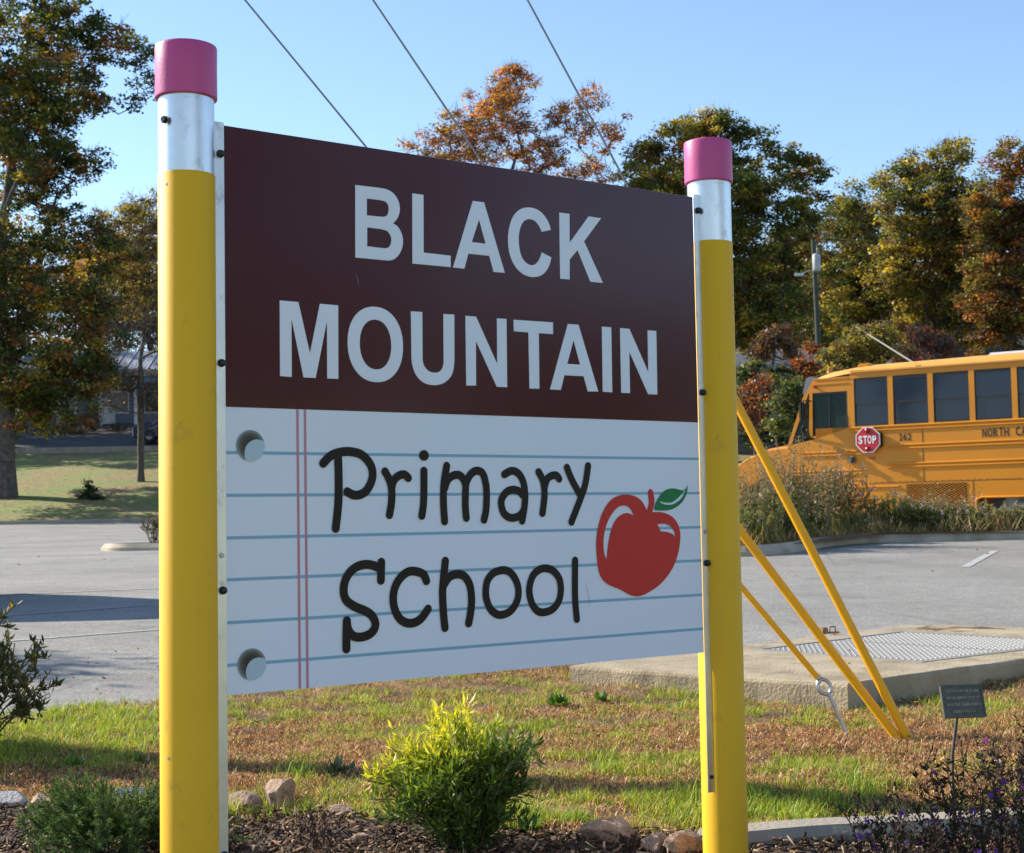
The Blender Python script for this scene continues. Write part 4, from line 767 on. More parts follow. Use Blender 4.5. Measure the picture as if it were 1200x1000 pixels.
# broad leaved weeds: countable rosettes
def weed(label,px,py,z,r0,n,seed,cols):
    n=int(n*1.8)
    r_=np.random.default_rng(seed); b0=onz(px,py,z); az=np.linspace(0,6.28,n)+r_.normal(size=n)*.3; n=len(az); el=r_.uniform(.05,1.0,n); A=np.stack([np.cos(az)*np.cos(el),np.sin(az)*np.cos(el),np.sin(el)],1); B=norm(np.cross(A,[0,0,1.])); C0=r_.normal(size=(n,3))*[.015,.012,.004]
    ls=r0*r_.uniform(.25,.8,n); V,F=leaf6(C0,A,B,ls,ls*.24,.3); o=obj('weed',me_np(V,F,LEAF,pal(cols,np.tile(r_.choice(len(cols),n),4),r_,.2)),loc=(b0.x,b0.y,float(VZ(b0.x,b0.y)))); tag(o,label,'weed','broad leaved weeds in the turf')
GC=[(.09,.19,.03),(.13,.25,.035),(.06,.12,.02)]
for i,(px,py,r0,n,lab) in enumerate(((655,828,.10,26,'leafy weed near the left corner of the vault slab'),(705,823,.09,18,'bright weed against the foot of the vault slab'),(690,860,.07,16,'small weed below the sign between the slab and the yellow shrub'),(395,905,.10,18,'grey green weed with long leaves left of the yellow shrub'),(745,925,.05,14,'little weed left of the right sign post'),(620,975,.07,18,'weed in the shade right of the yellow shrub'),(85,895,.08,22,'broad leaved weed in the shade at the left'),(160,893,.06,18,'small weed in the shade beside the left post'),(840,880,.05,12,'small weed just left of the right post'),(560,880,.05,10,'small weed behind the yellow shrub'),(700,985,.05,12,'bright green seedling beside the broad pale rock'))):
    weed(lab,px,py,-.945,r0,n,70+i,GC if i!=3 else [(.12,.17,.09),(.09,.13,.06)])
# mulch chips
def mulch():
    r_=np.random.default_rng(81); n=26000; X=r_.uniform(-2.6,2.2,n); Y=r_.uniform(3.7,5.6,n); k=(Y<yb(X)+.05*r_.random(n))&(np.abs(X)<.36*Y+.2); X=X[k];Y=Y[k]; n=len(X)
    az=r_.uniform(0,6.28,n); tl=r_.normal(size=n)*.5; A=np.stack([np.cos(az)*np.cos(tl),np.sin(az)*np.cos(tl),np.sin(tl)],1); B=norm(np.cross(A,[0,0,1.])+r_.normal(size=(n,3))*.35); B=norm(B-A*(A*B).sum(1)[:,None]); Nn=np.cross(A,B)
    l=(r_.uniform(.005,.034,n)*r_.uniform(.4,1.1,n))[:,None]; w_=r_.uniform(.0012,.0055,n)[:,None]; h=r_.uniform(.0006,.0022,n)[:,None]; C0=np.stack([X,Y,MZ(X,Y)+r_.uniform(0,.018,n)],1)
    V=np.empty((n,8,3)); k=0
    for a in (-1,1):
        for b_ in (-1,1):
            for c in (-1,1): V[:,k]=C0+A*l*a*(1 if b_>0 else .8)+B*w_*b_*(.6 if a>0 else 1)+Nn*h*c; k+=1
    i=np.arange(n)[:,None]*8; Fs=[i+np.array([q]) for q in ([0,1,3,2],[4,6,7,5],[0,4,5,1],[2,3,7,6],[0,2,6,4],[1,5,7,3])]
    c=pal([(.05,.03,.02),(.10,.062,.036),(.22,.13,.075),(.46,.34,.22),(.03,.02,.015)],r_.choice(5,n,p=[.27,.27,.22,.12,.12]),r_,.3)
    o=obj('mulch_chips',me_np(V.reshape(-1,3),Fs,DRY,np.concatenate([c]*6))); tag(o,'dark shredded bark mulch in the planting bed below the sign','mulch',kind='stuff')
mulch()
def litter(n,reg,cols,size,seed,label,zf,name='fallen_leaves'):
    r_=np.random.default_rng(seed); X=r_.uniform(reg[0],reg[1],n);Y=r_.uniform(reg[2],reg[3],n); k=(~inslab(X,Y))|(r_.random(n)<.04); X=X[k];Y=Y[k];n=len(X)
    az=r_.uniform(0,6.28,n); A=norm(np.stack([np.cos(az),np.sin(az),r_.normal(size=n)*.25],1)); B=norm(np.cross(A,[0,0,1.])+r_.normal(size=(n,3))*[.0,.0,.4]); C0=np.stack([X,Y,zf(X,Y)],1)
    V,F=leaf_quads(C0,A,B,size*r_.uniform(.6,1.2,n),size*.6*r_.uniform(.6,1.2,n),.5); o=obj(name,me_np(V,F,DRY,pal(cols,r_.choice(len(cols),n),r_,.3))); tag(o,label,'leaves',kind='stuff')
LC=[(.3,.14,.05),(.22,.09,.04),(.38,.24,.1),(.16,.05,.03)]
litter(900,(-3,5,4.6,11),LC,.015,91,'scattered brown fallen leaves lying on the verge',lambda X,Y:np.where(inslab(X,Y),-.826,VZ(X,Y)+.03))
litter(170,(-8,9,9,50),LC,.028,92,'few dry leaves blown across the parking lot',lambda X,Y:PV(Y)+.014)
# ------------------------------------------------------------- school bus
B0=at(1020,602,27.6)
bus=thing('school_bus','yellow school bus with dark windows and a red stop sign on its side','school bus',(B0.x,B0.y,P(B0.y)),R(-35))
BY=mat('bus_yellow_paint',(.64,.235,.007),.42,spec=.35,coat=.1,col2=(.59,.215,.007),scale=1.2,bump=.04,bscale=6,dirt=(.5,.22,.03),dscale=2.5,dlo=.6,dhi=.9)
BROOF=mat('bus_roof_paint',(.74,.36,.06),.45,col2=(.66,.32,.06),scale=3,dirt=(.4,.22,.08),dscale=7,dlo=.6,dhi=.85)
BK=mat('bus_black_trim',(.012,.012,.013),.45); TYR=mat('tyre_rubber',(.02,.02,.02),.8,bump=.3); RIMM=mat('wheel_paint',(.3,.3,.3),.5,.3)
def glassm(name,tint,mixf,rough=.04):
    m=bpy.data.materials.new(name); m.use_nodes=True; n=m.node_tree; L=n.links.new; b=n.nodes['Principled BSDF']; b.inputs['Base Color'].default_value=(*tint,1); b.inputs['Roughness'].default_value=rough; b.inputs['Specular IOR Level'].default_value=.42
    t=n.nodes.new('ShaderNodeBsdfTransparent'); t.inputs[0].default_value=(.45,.62,.6,1); mx=n.nodes.new('ShaderNodeMixShader'); mx.inputs[0].default_value=mixf; L(b.outputs[0],mx.inputs[1]); L(t.outputs[0],mx.inputs[2]); L(mx.outputs[0],n.nodes['Material Output'].inputs['Surface']); return m
TG=glassm('tinted_bus_glass',(.006,.014,.035),.04,.08); CG=glassm('driver_window_glass',(.02,.04,.04),.72); INT=mat('bus_interior',(.05,.055,.06),.8); SEAT=mat('seat_vinyl',(.02,.035,.05),.6)
RE=6.75; W2=2.4
winx=[(-.24+i*.728,.39+i*.728) for i in range(9)]
# body: one shell made of the side walls with window openings, ends, floor
def side(mb,y0,y1):
    arch=[(1.94,3.36),]; 
    mb.box((-1.0,y0,1.30),(RE,y1,1.985))
    mb.box((-.31,y0,2.855),(RE,y1,3.0)); mb.box((RE-.12,y0,1.985),(RE,y1,2.855))
    for a,b_ in zip([-.31]+[w_[1] for w_ in winx],[w_[0] for w_ in winx]+[RE-.12]): mb.box((a,y0,1.985),(b_,y1,2.855))
    mb.box((-1.0,y0,.42),(1.94,y1,1.30)); mb.box((3.36,y0,.42),(RE,y1,1.30)); mb.box((1.94,y0,.66),(3.36,y1,1.30))
    # cab side with driver opening
    mb.prism([(-1.54,1.0),(-1.0,1.0),(-1.0,1.80),(-1.56,1.70)],y0,y1)
    mb.prism([(-1.0,1.80),(-1.0,1.985),(-.31,1.985),(-.31,1.985),(-1.09,1.84)],y0,y1)
    mb.box((-.37,y0,1.985),(-.31,y1,2.64)); mb.prism([(-1.17,2.64),(-.31,2.64),(-.31,2.9),(-1.0,2.9),(-1.08,2.80)],y0,y1)
    mb.prism([(-1.56,1.70),(-1.49,1.715),(-1.115,2.64),(-1.20,2.64)],y0,y1); mb.prism([(-1.13,1.84),(-1.06,1.85),(-1.04,2.64),(-1.10,2.64)],y0,y1)
mb=MB(); side(mb,0,.05); side(mb,W2-.05,W2)
mb.box((-1.0,.05,.9),(RE,W2-.05,.98)); mb.box((RE-.05,.05,.5),(RE,W2-.05,3.0)); mb.box((-1.56,.05,.9),(-1.5,W2-.05,1.7))
mb.build('body',BY,bus)
# roof: rounded cove, tapering over the front cap
def roofsec(s,top,edge,inset=0):
    pts=[]; 
    for k in range(13):
        a=math.pi*k/12; x=-math.cos(a); z=math.sin(a); px=W2/2+x*(W2/2-inset+.012)*(1 if abs(x)>.99 else 1); pts.append((s,W2/2+math.copysign(abs(x)**.75,x)*(W2/2-inset+.012),edge+(top-edge)*z**.8))
    return pts
secs=[(-1.09,2.86,2.78,.16),(-1.0,2.97,2.86,.08),(-.75,3.06,2.90,.02),(-.3,3.11,2.95,0),(0,3.14,2.97,0),(2,3.16,2.985,0),(RE-.3,3.16,2.985,0),(RE,3.08,2.95,.05)]
V=[];F=[]
for s,t_,e_,i_ in secs: V+=roofsec(s,t_,e_,i_)
n=13
for i in range(len(secs)-1):
    for k in range(n-1): F.append((i*n+k,i*n+k+1,(i+1)*n+k+1,(i+1)*n+k))
F.append(tuple(range(n)))
rf=MB().add(V,F,0,True).build('roof',BROOF,bus)
MB().box((-.28,.0-.03,2.955),(RE,.02,2.985),bev=.005).build('rain_gutter',BROOF,rf)
for s in (.93,2.95,4.9): MB().box((s-.006,-.016,2.95),(s+.006,-.005,3.06)).build('roof_seam',BROOF,rf)
MB().box((1.95,.75,3.13),(2.65,1.45,3.21),bev=.03).build('roof_hatch',mat('white_hatch_plastic',(.75,.75,.74),.4),rf)
MB().box((-.22,.12,3.02),(.02,.4,3.13),bev=.03).build('clearance_lamp_pod',BY,rf)
MB().lathe([(.0,.05),(.035,.04),(.045,0)],12).build('marker_lamp',mat('amber_lens',(.6,.15,.02),.25),rf,(-.83,.3,3.02))
MB().prism([(-1.30,2.66),(-1.22,2.64),(-1.02,2.88),(-1.10,2.96),(-1.22,2.94)],.15,W2-.15).build('warning_lamp_visor',mat('visor_grey',(.16,.17,.18),.35),bus)
MB().box((-1.05,-.012,2.78),(-.35,.0,2.795)).box((-1.0,-.012,2.87),(-.33,.0,2.885)).build('cab_trim_strip',BY,bus)
MB().tube([(0,0,0),(0,-.05,.0)],.025,10).build('side_marker_lamp',mat('red_lens',(.35,.02,.01),.3),bus,(-.98,0,2.745))
# windows
for i,(a,b_) in enumerate(winx):
    m=MB(); z0,z1=1.99,2.85
    for q in ((a,z0,b_,z0+.035),(a,z1-.05,b_,z1),(a,z0+.035,a+.022,z1-.05),(b_-.022,z0+.035,b_,z1-.05)): m.box((q[0]+.0015,.008,q[1]+.0015),(q[2]-.0015,.04,q[3]-.0015))
    m.box((a+.022,.012,2.38),(b_-.022,.036,2.405))
    wf=m.build('window',BK,bus); MB().box((a+.02,.026,z0+.03),(b_-.02,.03,2.385)).build('pane',TG,wf); MB().box((a+.02,.016,2.40),(b_-.02,.02,z1-.045)).build('pane',TG,wf)
    MB().box((a+.02,W2-.03,z0),(b_-.02,W2-.026,z1)).build('far_pane',TG,wf)
    if i: MB().box((a-.35,.25,1.0),(a-.25,1.05,2.2),bev=.03).box((a-.35,1.4,1.0),(a-.25,2.15,2.2),bev=.03).build('seat',SEAT,bus)
m=MB(); m.box((-1.06,.012,1.86),(-1.035,.04,2.63)); m.box((-.40,.012,1.99),(-.372,.04,2.63)); m.box((-1.035,.012,2.605),(-.40,.04,2.635)); m.box((-.735,.01,1.90),(-.715,.04,2.605)); m.prism([(-1.06,1.845),(-.372,1.975),(-.372,2.0),(-1.06,1.875)],.012,.04)
wf=m.build('driver_window',BK,bus); MB().prism([(-1.04,1.87),(-.40,1.99),(-.40,2.61),(-1.04,2.61)],.024,.028).build('pane',CG,wf); MB().prism([(-1.04,1.87),(-.40,1.99),(-.40,2.61),(-1.04,2.61)],W2-.03,W2-.026).build('far_pane',CG,wf)
m=MB(); m.prism([(-1.48,1.73),(-1.13,1.85),(-1.10,2.63),(-1.12,2.63)],.02,.024); m.build('quarter_glass',CG,bus)
m=MB(); m.add([(-1.545,.05,1.71),(-1.545,W2-.05,1.71),(-1.175,W2-.05,2.64),(-1.175,.05,2.64)],[(0,1,2,3)]); m.build('windshield',CG,bus)
# driver seat, dashboard and steering wheel behind the glass
MB().box((-.55,.45,1.0),(-.42,.95,2.25),bev=.04).build('driver_seat',SEAT,bus); MB().box((-1.45,.2,1.3),(-1.15,2.2,1.75),bev=.04).build('dashboard',INT,bus)
MB().tube([(-1.0+.0+.1*math.cos(a),.7+.22*math.sin(a),1.88+.18*math.cos(a)) for a in np.linspace(0,6.283,21)],.014,6,caps=False).build('steering_wheel',BK,bus)
MB().box((-.42,-.006,1.99),(-.375,.01,2.2)).build('window_latch',BK,bus)
# rails and seams
def rail(a,b_,z,h,d=.022): 
    MB().prism([(-d,z+.0),(-d*.8,z+h*.35),(-.0,z+h*.5),(.0,z-h*.5),(-d*.8,z-h*.35)],a,b_,axis=0).build('rub_rail',BY,bus)
for z,h in ((1.965,.05),(1.905,.035),(1.625,.045),(1.565,.04),(1.295,.045),(1.235,.04)):
    rail(-.34 if z>1.8 else (.35),RE,z,h)
for z in (1.55,1.49,1.21,1.15): rail(-1.5 if z<1.3 else -1.3,-.12,z,.035)
rail(-.35,.55,.90,.035)
for s,z0,z1 in ((1.0,.97,1.96),(3.9,.97,1.96)): MB().box((s-.004,-.004,z0),(s+.004,.0,z1)).build('panel_seam',BK,bus)
MB().box((.0,-.004,.965),(RE,-.0,.972)).build('skirt_seam',BK,bus); MB().box((1.86,-.004,.42),(1.866,0,.965)).build('panel_seam',BK,bus)
rv=MB()
for i in range(60): rv.box((.1+i*.11,-.006,.985),(.115+i*.11,-.001,1.0))
rv.build('rivet_row',BY,bus,kind='stuff')
# arch lip and skirt
MB().tube([(3.4,-.015,.42),(3.4,-.015,.60),(3.32,-.015,.675),(2.0,-.015,.675),(1.92,-.015,.64),(1.91,-.015,.5)],.02,8).build('wheel_arch_lip',BY,bus)
# mesh grille
g=MB(); g.box((.68,-.004,.45),(1.745,.0,.935)); gr=g.build('vent_recess',mat('vent_dark',(.045,.02,.004),.8),bus)
d=MB()
for i in range(-17,20):
    for sgn in (1,-1):
        x0=.68+i*.08; 
        a=(x0,.45); b_=(x0+ .9*sgn,.935)
        # clip the strand to the recess
        pts=[]
        for t in np.linspace(0,1,60):
            x=a[0]+(b_[0]-a[0])*t+(0 if sgn>0 else .9); z=a[1]+(b_[1]-a[1])*t
            if .68<=x<=1.745: pts.append((x,z))
        if len(pts)>2:
            p,q=pts[0],pts[-1]; dx,dz=(q[0]-p[0]),(q[1]-p[1]); L_=math.hypot(dx,dz); e=(-dz/L_*.0035,dx/L_*.0035)
            d.prism([(p[0]+e[0],p[1]+e[1]),(q[0]+e[0],q[1]+e[1]),(q[0]-e[0],q[1]-e[1]),(p[0]-e[0],p[1]-e[1])],-.012 if sgn>0 else -.009,-.006)
d.build('vent_mesh',BY,gr,kind='stuff')
# wheels
def wheel(x,y):
    m=MB(); m.lathe([(.30,-.14),(.44,-.15),(.49,-.11),(.50,0),(.49,.11),(.44,.15),(.30,.14)],36); t=m.build('wheel_tyre',TYR,bus,(x,y,.5),(R(90),0,0))
    m=MB(); m.lathe([(.0,.06),(.09,.07),(.11,.02),(.2,.0),(.27,.05),(.305,.11)],28); m.build('wheel_rim',RIMM,t)
for x,y in ((-2.05,.2),(-2.05,W2-.2),(2.65,.2),(2.65,W2-.2)): wheel(x,y)
# hood
m=MB(); prof=[(-1.56,.75),(-1.56,1.66),(-2.0,1.62),(-2.4,1.48),(-2.65,1.34),(-2.78,1.15),(-2.82,.7),(-2.6,.7),(-2.5,.95),(-2.05,1.08),(-1.65,.95)]
V=[];n=len(prof)
for y,k in ((.04,0),(.12,.04),(.5,.09),(W2-.5,.09),(W2-.12,.04),(W2-.04,0)):
    for s,z in prof: V.append((s,y,z+(k if z>1.3 else 0)))
F=[tuple(range(n)),tuple(5*n+i for i in range(n-1,-1,-1))]+[(r*n+i,r*n+(i+1)%n,(r+1)*n+(i+1)%n,(r+1)*n+i) for r in range(5) for i in range(n)]
hd_=m.add(V,F).build('hood',BY,bus)
MB().box((-2.88,.7,.75),(-2.8,1.7,1.15),bev=.02).build('radiator_grille',BK,hd_); MB().box((-3.0,.05,.5),(-2.84,W2-.05,.72),bev=.02).build('front_bumper',BK,bus)
for y in (.32,W2-.32): MB().lathe([(0,.05),(.07,.04),(.09,0)],16).build('headlight',mat('lens',(.6,.6,.6),.15),hd_,(-2.82,y,1.0),(0,R(-90),0))
# mirror, lamps, stop arm
m=MB(); m.tube([(-1.08,0,2.5),(-1.16,-.14,2.5),(-1.17,-.16,2.2),(-1.1,0,1.8)],.014,6); ma=m.build('mirror_arm',BK,bus); MB().box((-1.21,-.26,2.14),(-1.13,-.08,2.48),bev=.03).build('mirror',BK,ma); MB().box((-1.20,-.25,1.86),(-1.12,-.08,2.06),bev=.05).build('mirror',BK,ma)
MB().box((-.40,-.05,1.33),(-.24,.0,1.46),bev=.015).build('side_lamp_box',mat('dull_metal',(.28,.2,.12),.5,.5),bus); MB().lathe([(0,.03),(.04,.02),(.05,0)],14).build('lamp_lens',mat('dark_lens',(.03,.02,.02),.2),bus,(-.29,-.052,1.395),(R(90),0,0))
MB().box((.0,-.03,1.395),(.12,.0,1.435),bev=.01).build('side_marker_lamp',mat('orange_lens',(.5,.06,.01),.3),bus)
RED=mat('stop_sign_red',(.52,.008,.012),.4); WH=mat('white_reflective',(.8,.8,.8),.4)
m=MB(); m.box((-.22,-.075,1.60),(.28,-.0,1.86),bev=.02); arm=m.build('stop_arm_bracket',BK,bus)
MB().box((-.185,-.09,1.65),(-.12,-.076,1.84)).build('arm_hinge',mat('hinge_pale_blue',(.35,.5,.6),.4),arm)
def octo(r): return [(.04+r*math.cos(R(22.5+45*k)),1.735+r*math.sin(R(22.5+45*k))) for k in range(8)]
st_=MB().prism(octo(.245),-.115,-.10).build('stop_sign',WH,arm)
MB().prism(octo(.226),-.119,-.1155).build('red_field',RED,arm)
def text(s,h,wd,m,x,y,z,parent,name,th=.003,bold=0):
    cu=bpy.data.curves.new('t','FONT'); cu.body=s; cu.extrude=.01; cu.offset=bold; o=bpy.data.objects.new('t',cu); C.objects.link(o); me=bpy.data.meshes.new_from_object(o.evaluated_get(bpy.context.evaluated_depsgraph_get())); bpy.data.objects.remove(o)
    co=np.array([v.co[:] for v in me.vertices]); mn=co.min(0); mx_=co.max(0)
    for v in me.vertices: v.co=(x+(v.co.x-mn[0])/(mx_[0]-mn[0])*wd,y-(v.co.z-mn[2])/(mx_[2]-mn[2])*th,z+(v.co.y-mn[1])/(mx_[1]-mn[1])*h)
    me.materials.clear(); me.materials.append(m); return obj(name,me,parent)
for ch,x in zip('STOP',(-.128,-.040,.040,.130)): text(ch,.145,.072,WH,x,-.120,1.665,arm,'stop_letter',bold=.03)
for z in (1.90,1.57): MB().lathe([(0,.035),(.035,.03),(.052,.0)],18).build('flash_lamp',mat('dark_red_lens',(.22,.01,.012),.25),arm,(.04,-.119,z),(R(90),0,0))
for ch,x in zip('262',(.575,.655,.735)): text(ch,.125,.058,BK,x,-.002,1.70,bus,'number',bold=.01)
for ch,x,w__ in (('N',2.05,.075),('O',2.145,.075),('R',2.24,.075),('T',2.335,.07),('H',2.425,.075),('C',2.62,.075),('A',2.715,.08)): text(ch,.15,w__,BK,x,-.002,1.695,bus,'letter',bold=.01)

# ------------------------------------------------------------- far poles and wire
def at0(px,d): return (at(px,560,d).x,d,P(d))
t=thing('utility_pole','dark utility pole behind the bus carrying a grey transformer and a lamp arm','utility pole',at0(967,60)); sc=60/1817
TP=mat('treated_pole_wood',(.05,.065,.055),.9,col2=(.035,.045,.04),scale=6,bump=.6)
tp=at(953,281,60); bx=t.location; tz=tp.z-bx.z; lx=tp.x-bx.x
MB().tube([(0,0,-.5),(lx*.5,0,tz*.5),(lx,0,tz)],[.125,.11,.085],12).build('pole_shaft',TP,t)
c=at(955,309,60); m=MB(); m.lathe([(0,-.36),(.14,-.36),(.16,-.3),(.16,.26),(.13,.32),(0,.35)],20); tr=m.build('transformer',mat('transformer_grey',(.36,.39,.41),.5,col2=(.28,.3,.32),scale=5),t,(c.x-bx.x,-.32,c.z-bx.z)); MB().lathe([(0,.2),(.03,.19),(.05,.12),(.03,.1),(.05,.03),(.03,0)],10).build('bushing',mat('ceramic',(.3,.25,.2),.4),tr,(.05,0,.37))
a=at(958,321,60); b_=at(936,323,60); MB().tube([(a.x-bx.x,0,a.z-bx.z-.1),(a.x-bx.x-.3,-.1,a.z-bx.z+.12),(b_.x-bx.x,-.2,b_.z-bx.z+.02)],[.03,.03,.03],8).build('lamp_arm',GALV,t); MB().box((b_.x-bx.x-.2,-.3,b_.z-bx.z-.06),(b_.x-bx.x+.16,-.1,b_.z-bx.z+.05),bev=.03).build('lamp_head',GALV,t)
t2=thing('utility_pole','thin pale leaning pole among the trees above the bus roof','utility pole',at0(1170,74)); e=at(1162,358,74)-t2.location; MB().tube([(0,0,-.5),(e.x*.5,0,e.z*.5),(e.x,0,e.z)],[.11,.1,.08],8).build('pole_shaft',mat('pale_pole_wood',(.22,.2,.17),.9),t2)
g1=at(1003,383,55); g2=at(1075,428,48); w1=obj('guy_wire',MB().tube([(0,0,0),tuple(g2-g1)],.035,6).mesh(mat('pale_cable_cover',(.35,.35,.3),.6)),loc=tuple(g1)); 
g2b=g1+(g2-g1)*2.2; w1.data=MB().tube([tuple(Vector((0,0,0))),tuple((g2-g1)*2.9)],.03,6).mesh(mat('pale_cable_cover',(.2,.2,.16),.7)); tag(w1,'pale slanting guy cable above the front of the bus roof','guy wire')
# ------------------------------------------------------------- houses
SIDING=mat('grey_blue_siding',(.15,.165,.2),.8,col2=(.12,.135,.17),scale=2); RFM=mat('pale_metal_roof',(.30,.32,.37),.6,.0,col2=(.24,.26,.31),scale=1.5); TRIM=mat('pale_trim',(.6,.6,.62),.6); DKW=mat('dark_window_glass',(.02,.025,.035),.1); BRK=mat('tan_fascia',(.34,.28,.22),.8)
hx=at(150,470,96); hs=thing('house','low grey blue house with a pale roof up the slope at the left','house',(hx.x,96,P(96)-.3),R(6))
kk=96/1817
z_e=at(150,436,96).z-hs.location.z; z_r=at(150,409,96).z-hs.location.z; x0=at(30,470,96).x-hx.x; x1=x0+15.5
MB().box((x0,0,-1.5),(x1,9,z_e)).build('wall',SIDING,hs)
m=MB(); m.add([(x0-.6,-1.6,z_e-.05),(x1+.6,-1.6,z_e-.05),(x1+.6,4.5,z_r+.35),(x0-.6,4.5,z_r+.35),(x0-.6,10.2,z_e-.1),(x1+.6,10.2,z_e-.1)],[(0,1,2,3),(3,2,5,4)]); 
for i in range(24): xx=x0-.5+i*.68; m.add([(xx,-1.6,z_e-.02),(xx+.05,-1.6,z_e+.03),(xx+.05,4.5,z_r+.43),(xx,4.5,z_r+.38)],[(0,1,2,3)])
m.build('roof',RFM,hs)
MB().box((x0-.6,-1.66,z_e-.42),(x1+.6,-1.60,z_e)).build('fascia',BRK,hs); MB().box((x0-.2,-1.5,z_e-.8),(x1+.2,-1.4,z_e-.43)).build('porch_beam',mat('blue_beam',(.12,.2,.38),.6),hs)
for px in (70,118,158,205): q=at(px,470,95).x-hx.x; MB().box((q-.09,-1.5,-1.2),(q+.09,-1.32,z_e-.8)).build('porch_post',TRIM,hs)
for px in (80,140,180): q=at(px,470,96).x-hx.x; f=MB().box((q-.6,-.06,.9),(q+.6,.0,2.3)).build('window',TRIM,hs); MB().box((q-.52,-.08,.98),(q+.52,-.062,2.22)).build('pane',DKW,f)
q=at(126,470,96).x-hx.x; dd=MB().box((q-.5,-.06,-.1),(q+.5,.0,2.1)).build('door',mat('door_white',(.5,.52,.56),.5),hs); MB().box((q+.34,-.1,.95),(q+.42,-.062,1.05)).build('handle',GALV,dd)
MB().box((x0-.6,-1.8,-2.2),(x1+.6,-.02,-.05)).build('porch_deck',mat('deck_grey',(.3,.31,.33),.8),hs)
hx=at(905,425,72); h2=thing('house','blue grey roofed shed half hidden by shrubs between the sign and the bus','shed',(hx.x,72,P(72)),R(-8)); ze=at(905,434,72).z-h2.location.z; zr=at(905,404,72).z-h2.location.z
MB().box((-2.6,0,-1),(2.8,4,ze)).build('wall',mat('dark_board',(.10,.09,.085),.9,col2=(.06,.055,.05),scale=3),h2); MB().add([(-3,-.5,ze-.1),(3.2,-.5,ze-.1),(3.2,2.2,zr),(-3,2.2,zr),(-3,4.8,ze-.1),(3.2,4.8,ze-.1)],[(0,1,2,3),(3,2,5,4)]).build('roof',mat('weathered_blue_roof',(.13,.15,.19),.7,col2=(.09,.1,.12),scale=4,dirt=(.3,.22,.12),dscale=2,dlo=.58,dhi=.7),h2)
f=MB().box((-.6,-.05,.9),(.2,0,1.9)).build('window',TRIM,h2); MB().box((-.54,-.07,.96),(.14,-.052,1.84)).build('pane',DKW,f)
hx=at(1130,410,80); h3=thing('house','dark roofed house showing between the trees above the bus','house',(hx.x,80,P(80)),R(5)); ze=at(1130,418,80).z-h3.location.z; zr=at(1130,384,80).z-h3.location.z
MB().box((-2.2,0,-1),(4.5,6,ze)).build('wall',BRK,h3); MB().add([(-2.6,-.6,ze-.1),(5,-.6,ze-.1),(4.6,3,zr),(-1.2,3,zr),(-2.6,6.6,ze-.1),(5,6.6,ze-.1)],[(0,1,2,3),(3,2,5,4),(0,3,4),(1,5,2)]).build('roof',mat('dark_shingle_roof',(.04,.035,.035),.9,col2=(.06,.05,.045),scale=5),h3)
f=MB().box((.4,-.05,.6),(1.4,0,1.7)).build('window',TRIM,h3); MB().box((.48,-.07,.68),(1.32,-.052,1.62)).build('pane',DKW,f)
# parked car at the drive, by the small bare tree
def car(name,label,locv,rz,col,s=1.0,cat='car',van=False):
    t=thing(name,label,cat,locv,rz); m_=mat('car_paint',col,.3,coat=.5); L_=2.2*s; H=1.45*s if not van else 2.05; 
    pr=[(-L_,.35),(-L_,.75),(-L_*.93,.9),(-L_*.55,.98),(-L_*.25,H*.97),(L_*.5,H),(L_*.85,.98 if not van else H*.97),(L_,.9),(L_,.35)]
    V=[];n=len(pr)
    for y,k in ((-.88,0),(-.82,.06),(.82,.06),(.88,0)):
        for x,z in pr: V.append((x*(1 if k else .985),y*(1 if z<1 else .86),z-(0 if k else .03)))
    F=[tuple(range(n)),tuple(3*n+i for i in range(n-1,-1,-1))]+[(r*n+i,r*n+(i+1)%n,(r+1)*n+(i+1)%n,(r+1)*n+i) for r in range(3) for i in range(n)]
    MB().add(V,F).build('body',m_,t)
    for sg in (-1,1): MB().prism([(-L_*.5,1.0),(-L_*.24,H*.92),(L_*.46,H*.94),(L_*.78,1.02)],sg*.80,sg*.815).build('side_window',DKW,t)
    for x in (-L_*.62,L_*.62):
        for y in (-.8,.8):
            w_=MB().lathe([(.18,-.1),(.31,-.1),(.33,0),(.31,.1),(.18,.1)],24).build('wheel_tyre',TYR,t,(x,y,.33),(R(90),0,0)); MB().lathe([(0,.02),(.19,.05)],16).lathe([(0,-.02),(.19,-.05)],16).build('wheel_rim',RIMM,w_)
    for y in (-.6,.6): MB().box((-L_-.01,y-.14,.66),(-L_+.04,y+.14,.78),bev=.01).build('headlight',WH,t); MB().box((L_-.04,y-.14,.7),(L_+.01,y+.14,.85),bev=.01).build('tail_light',RED,t)
    return t
q=at(178,515,81); car('car','dark blue car parked by the drive just left of the left post',(q.x+1.3,81,P(81)+.12),R(10),(.012,.02,.06))
car('van','white van parked outside the left edge, throwing its shadow across the lot',(-7.6,15.25,P(15.2)),R(4),(.6,.6,.6),van=True,cat='van')

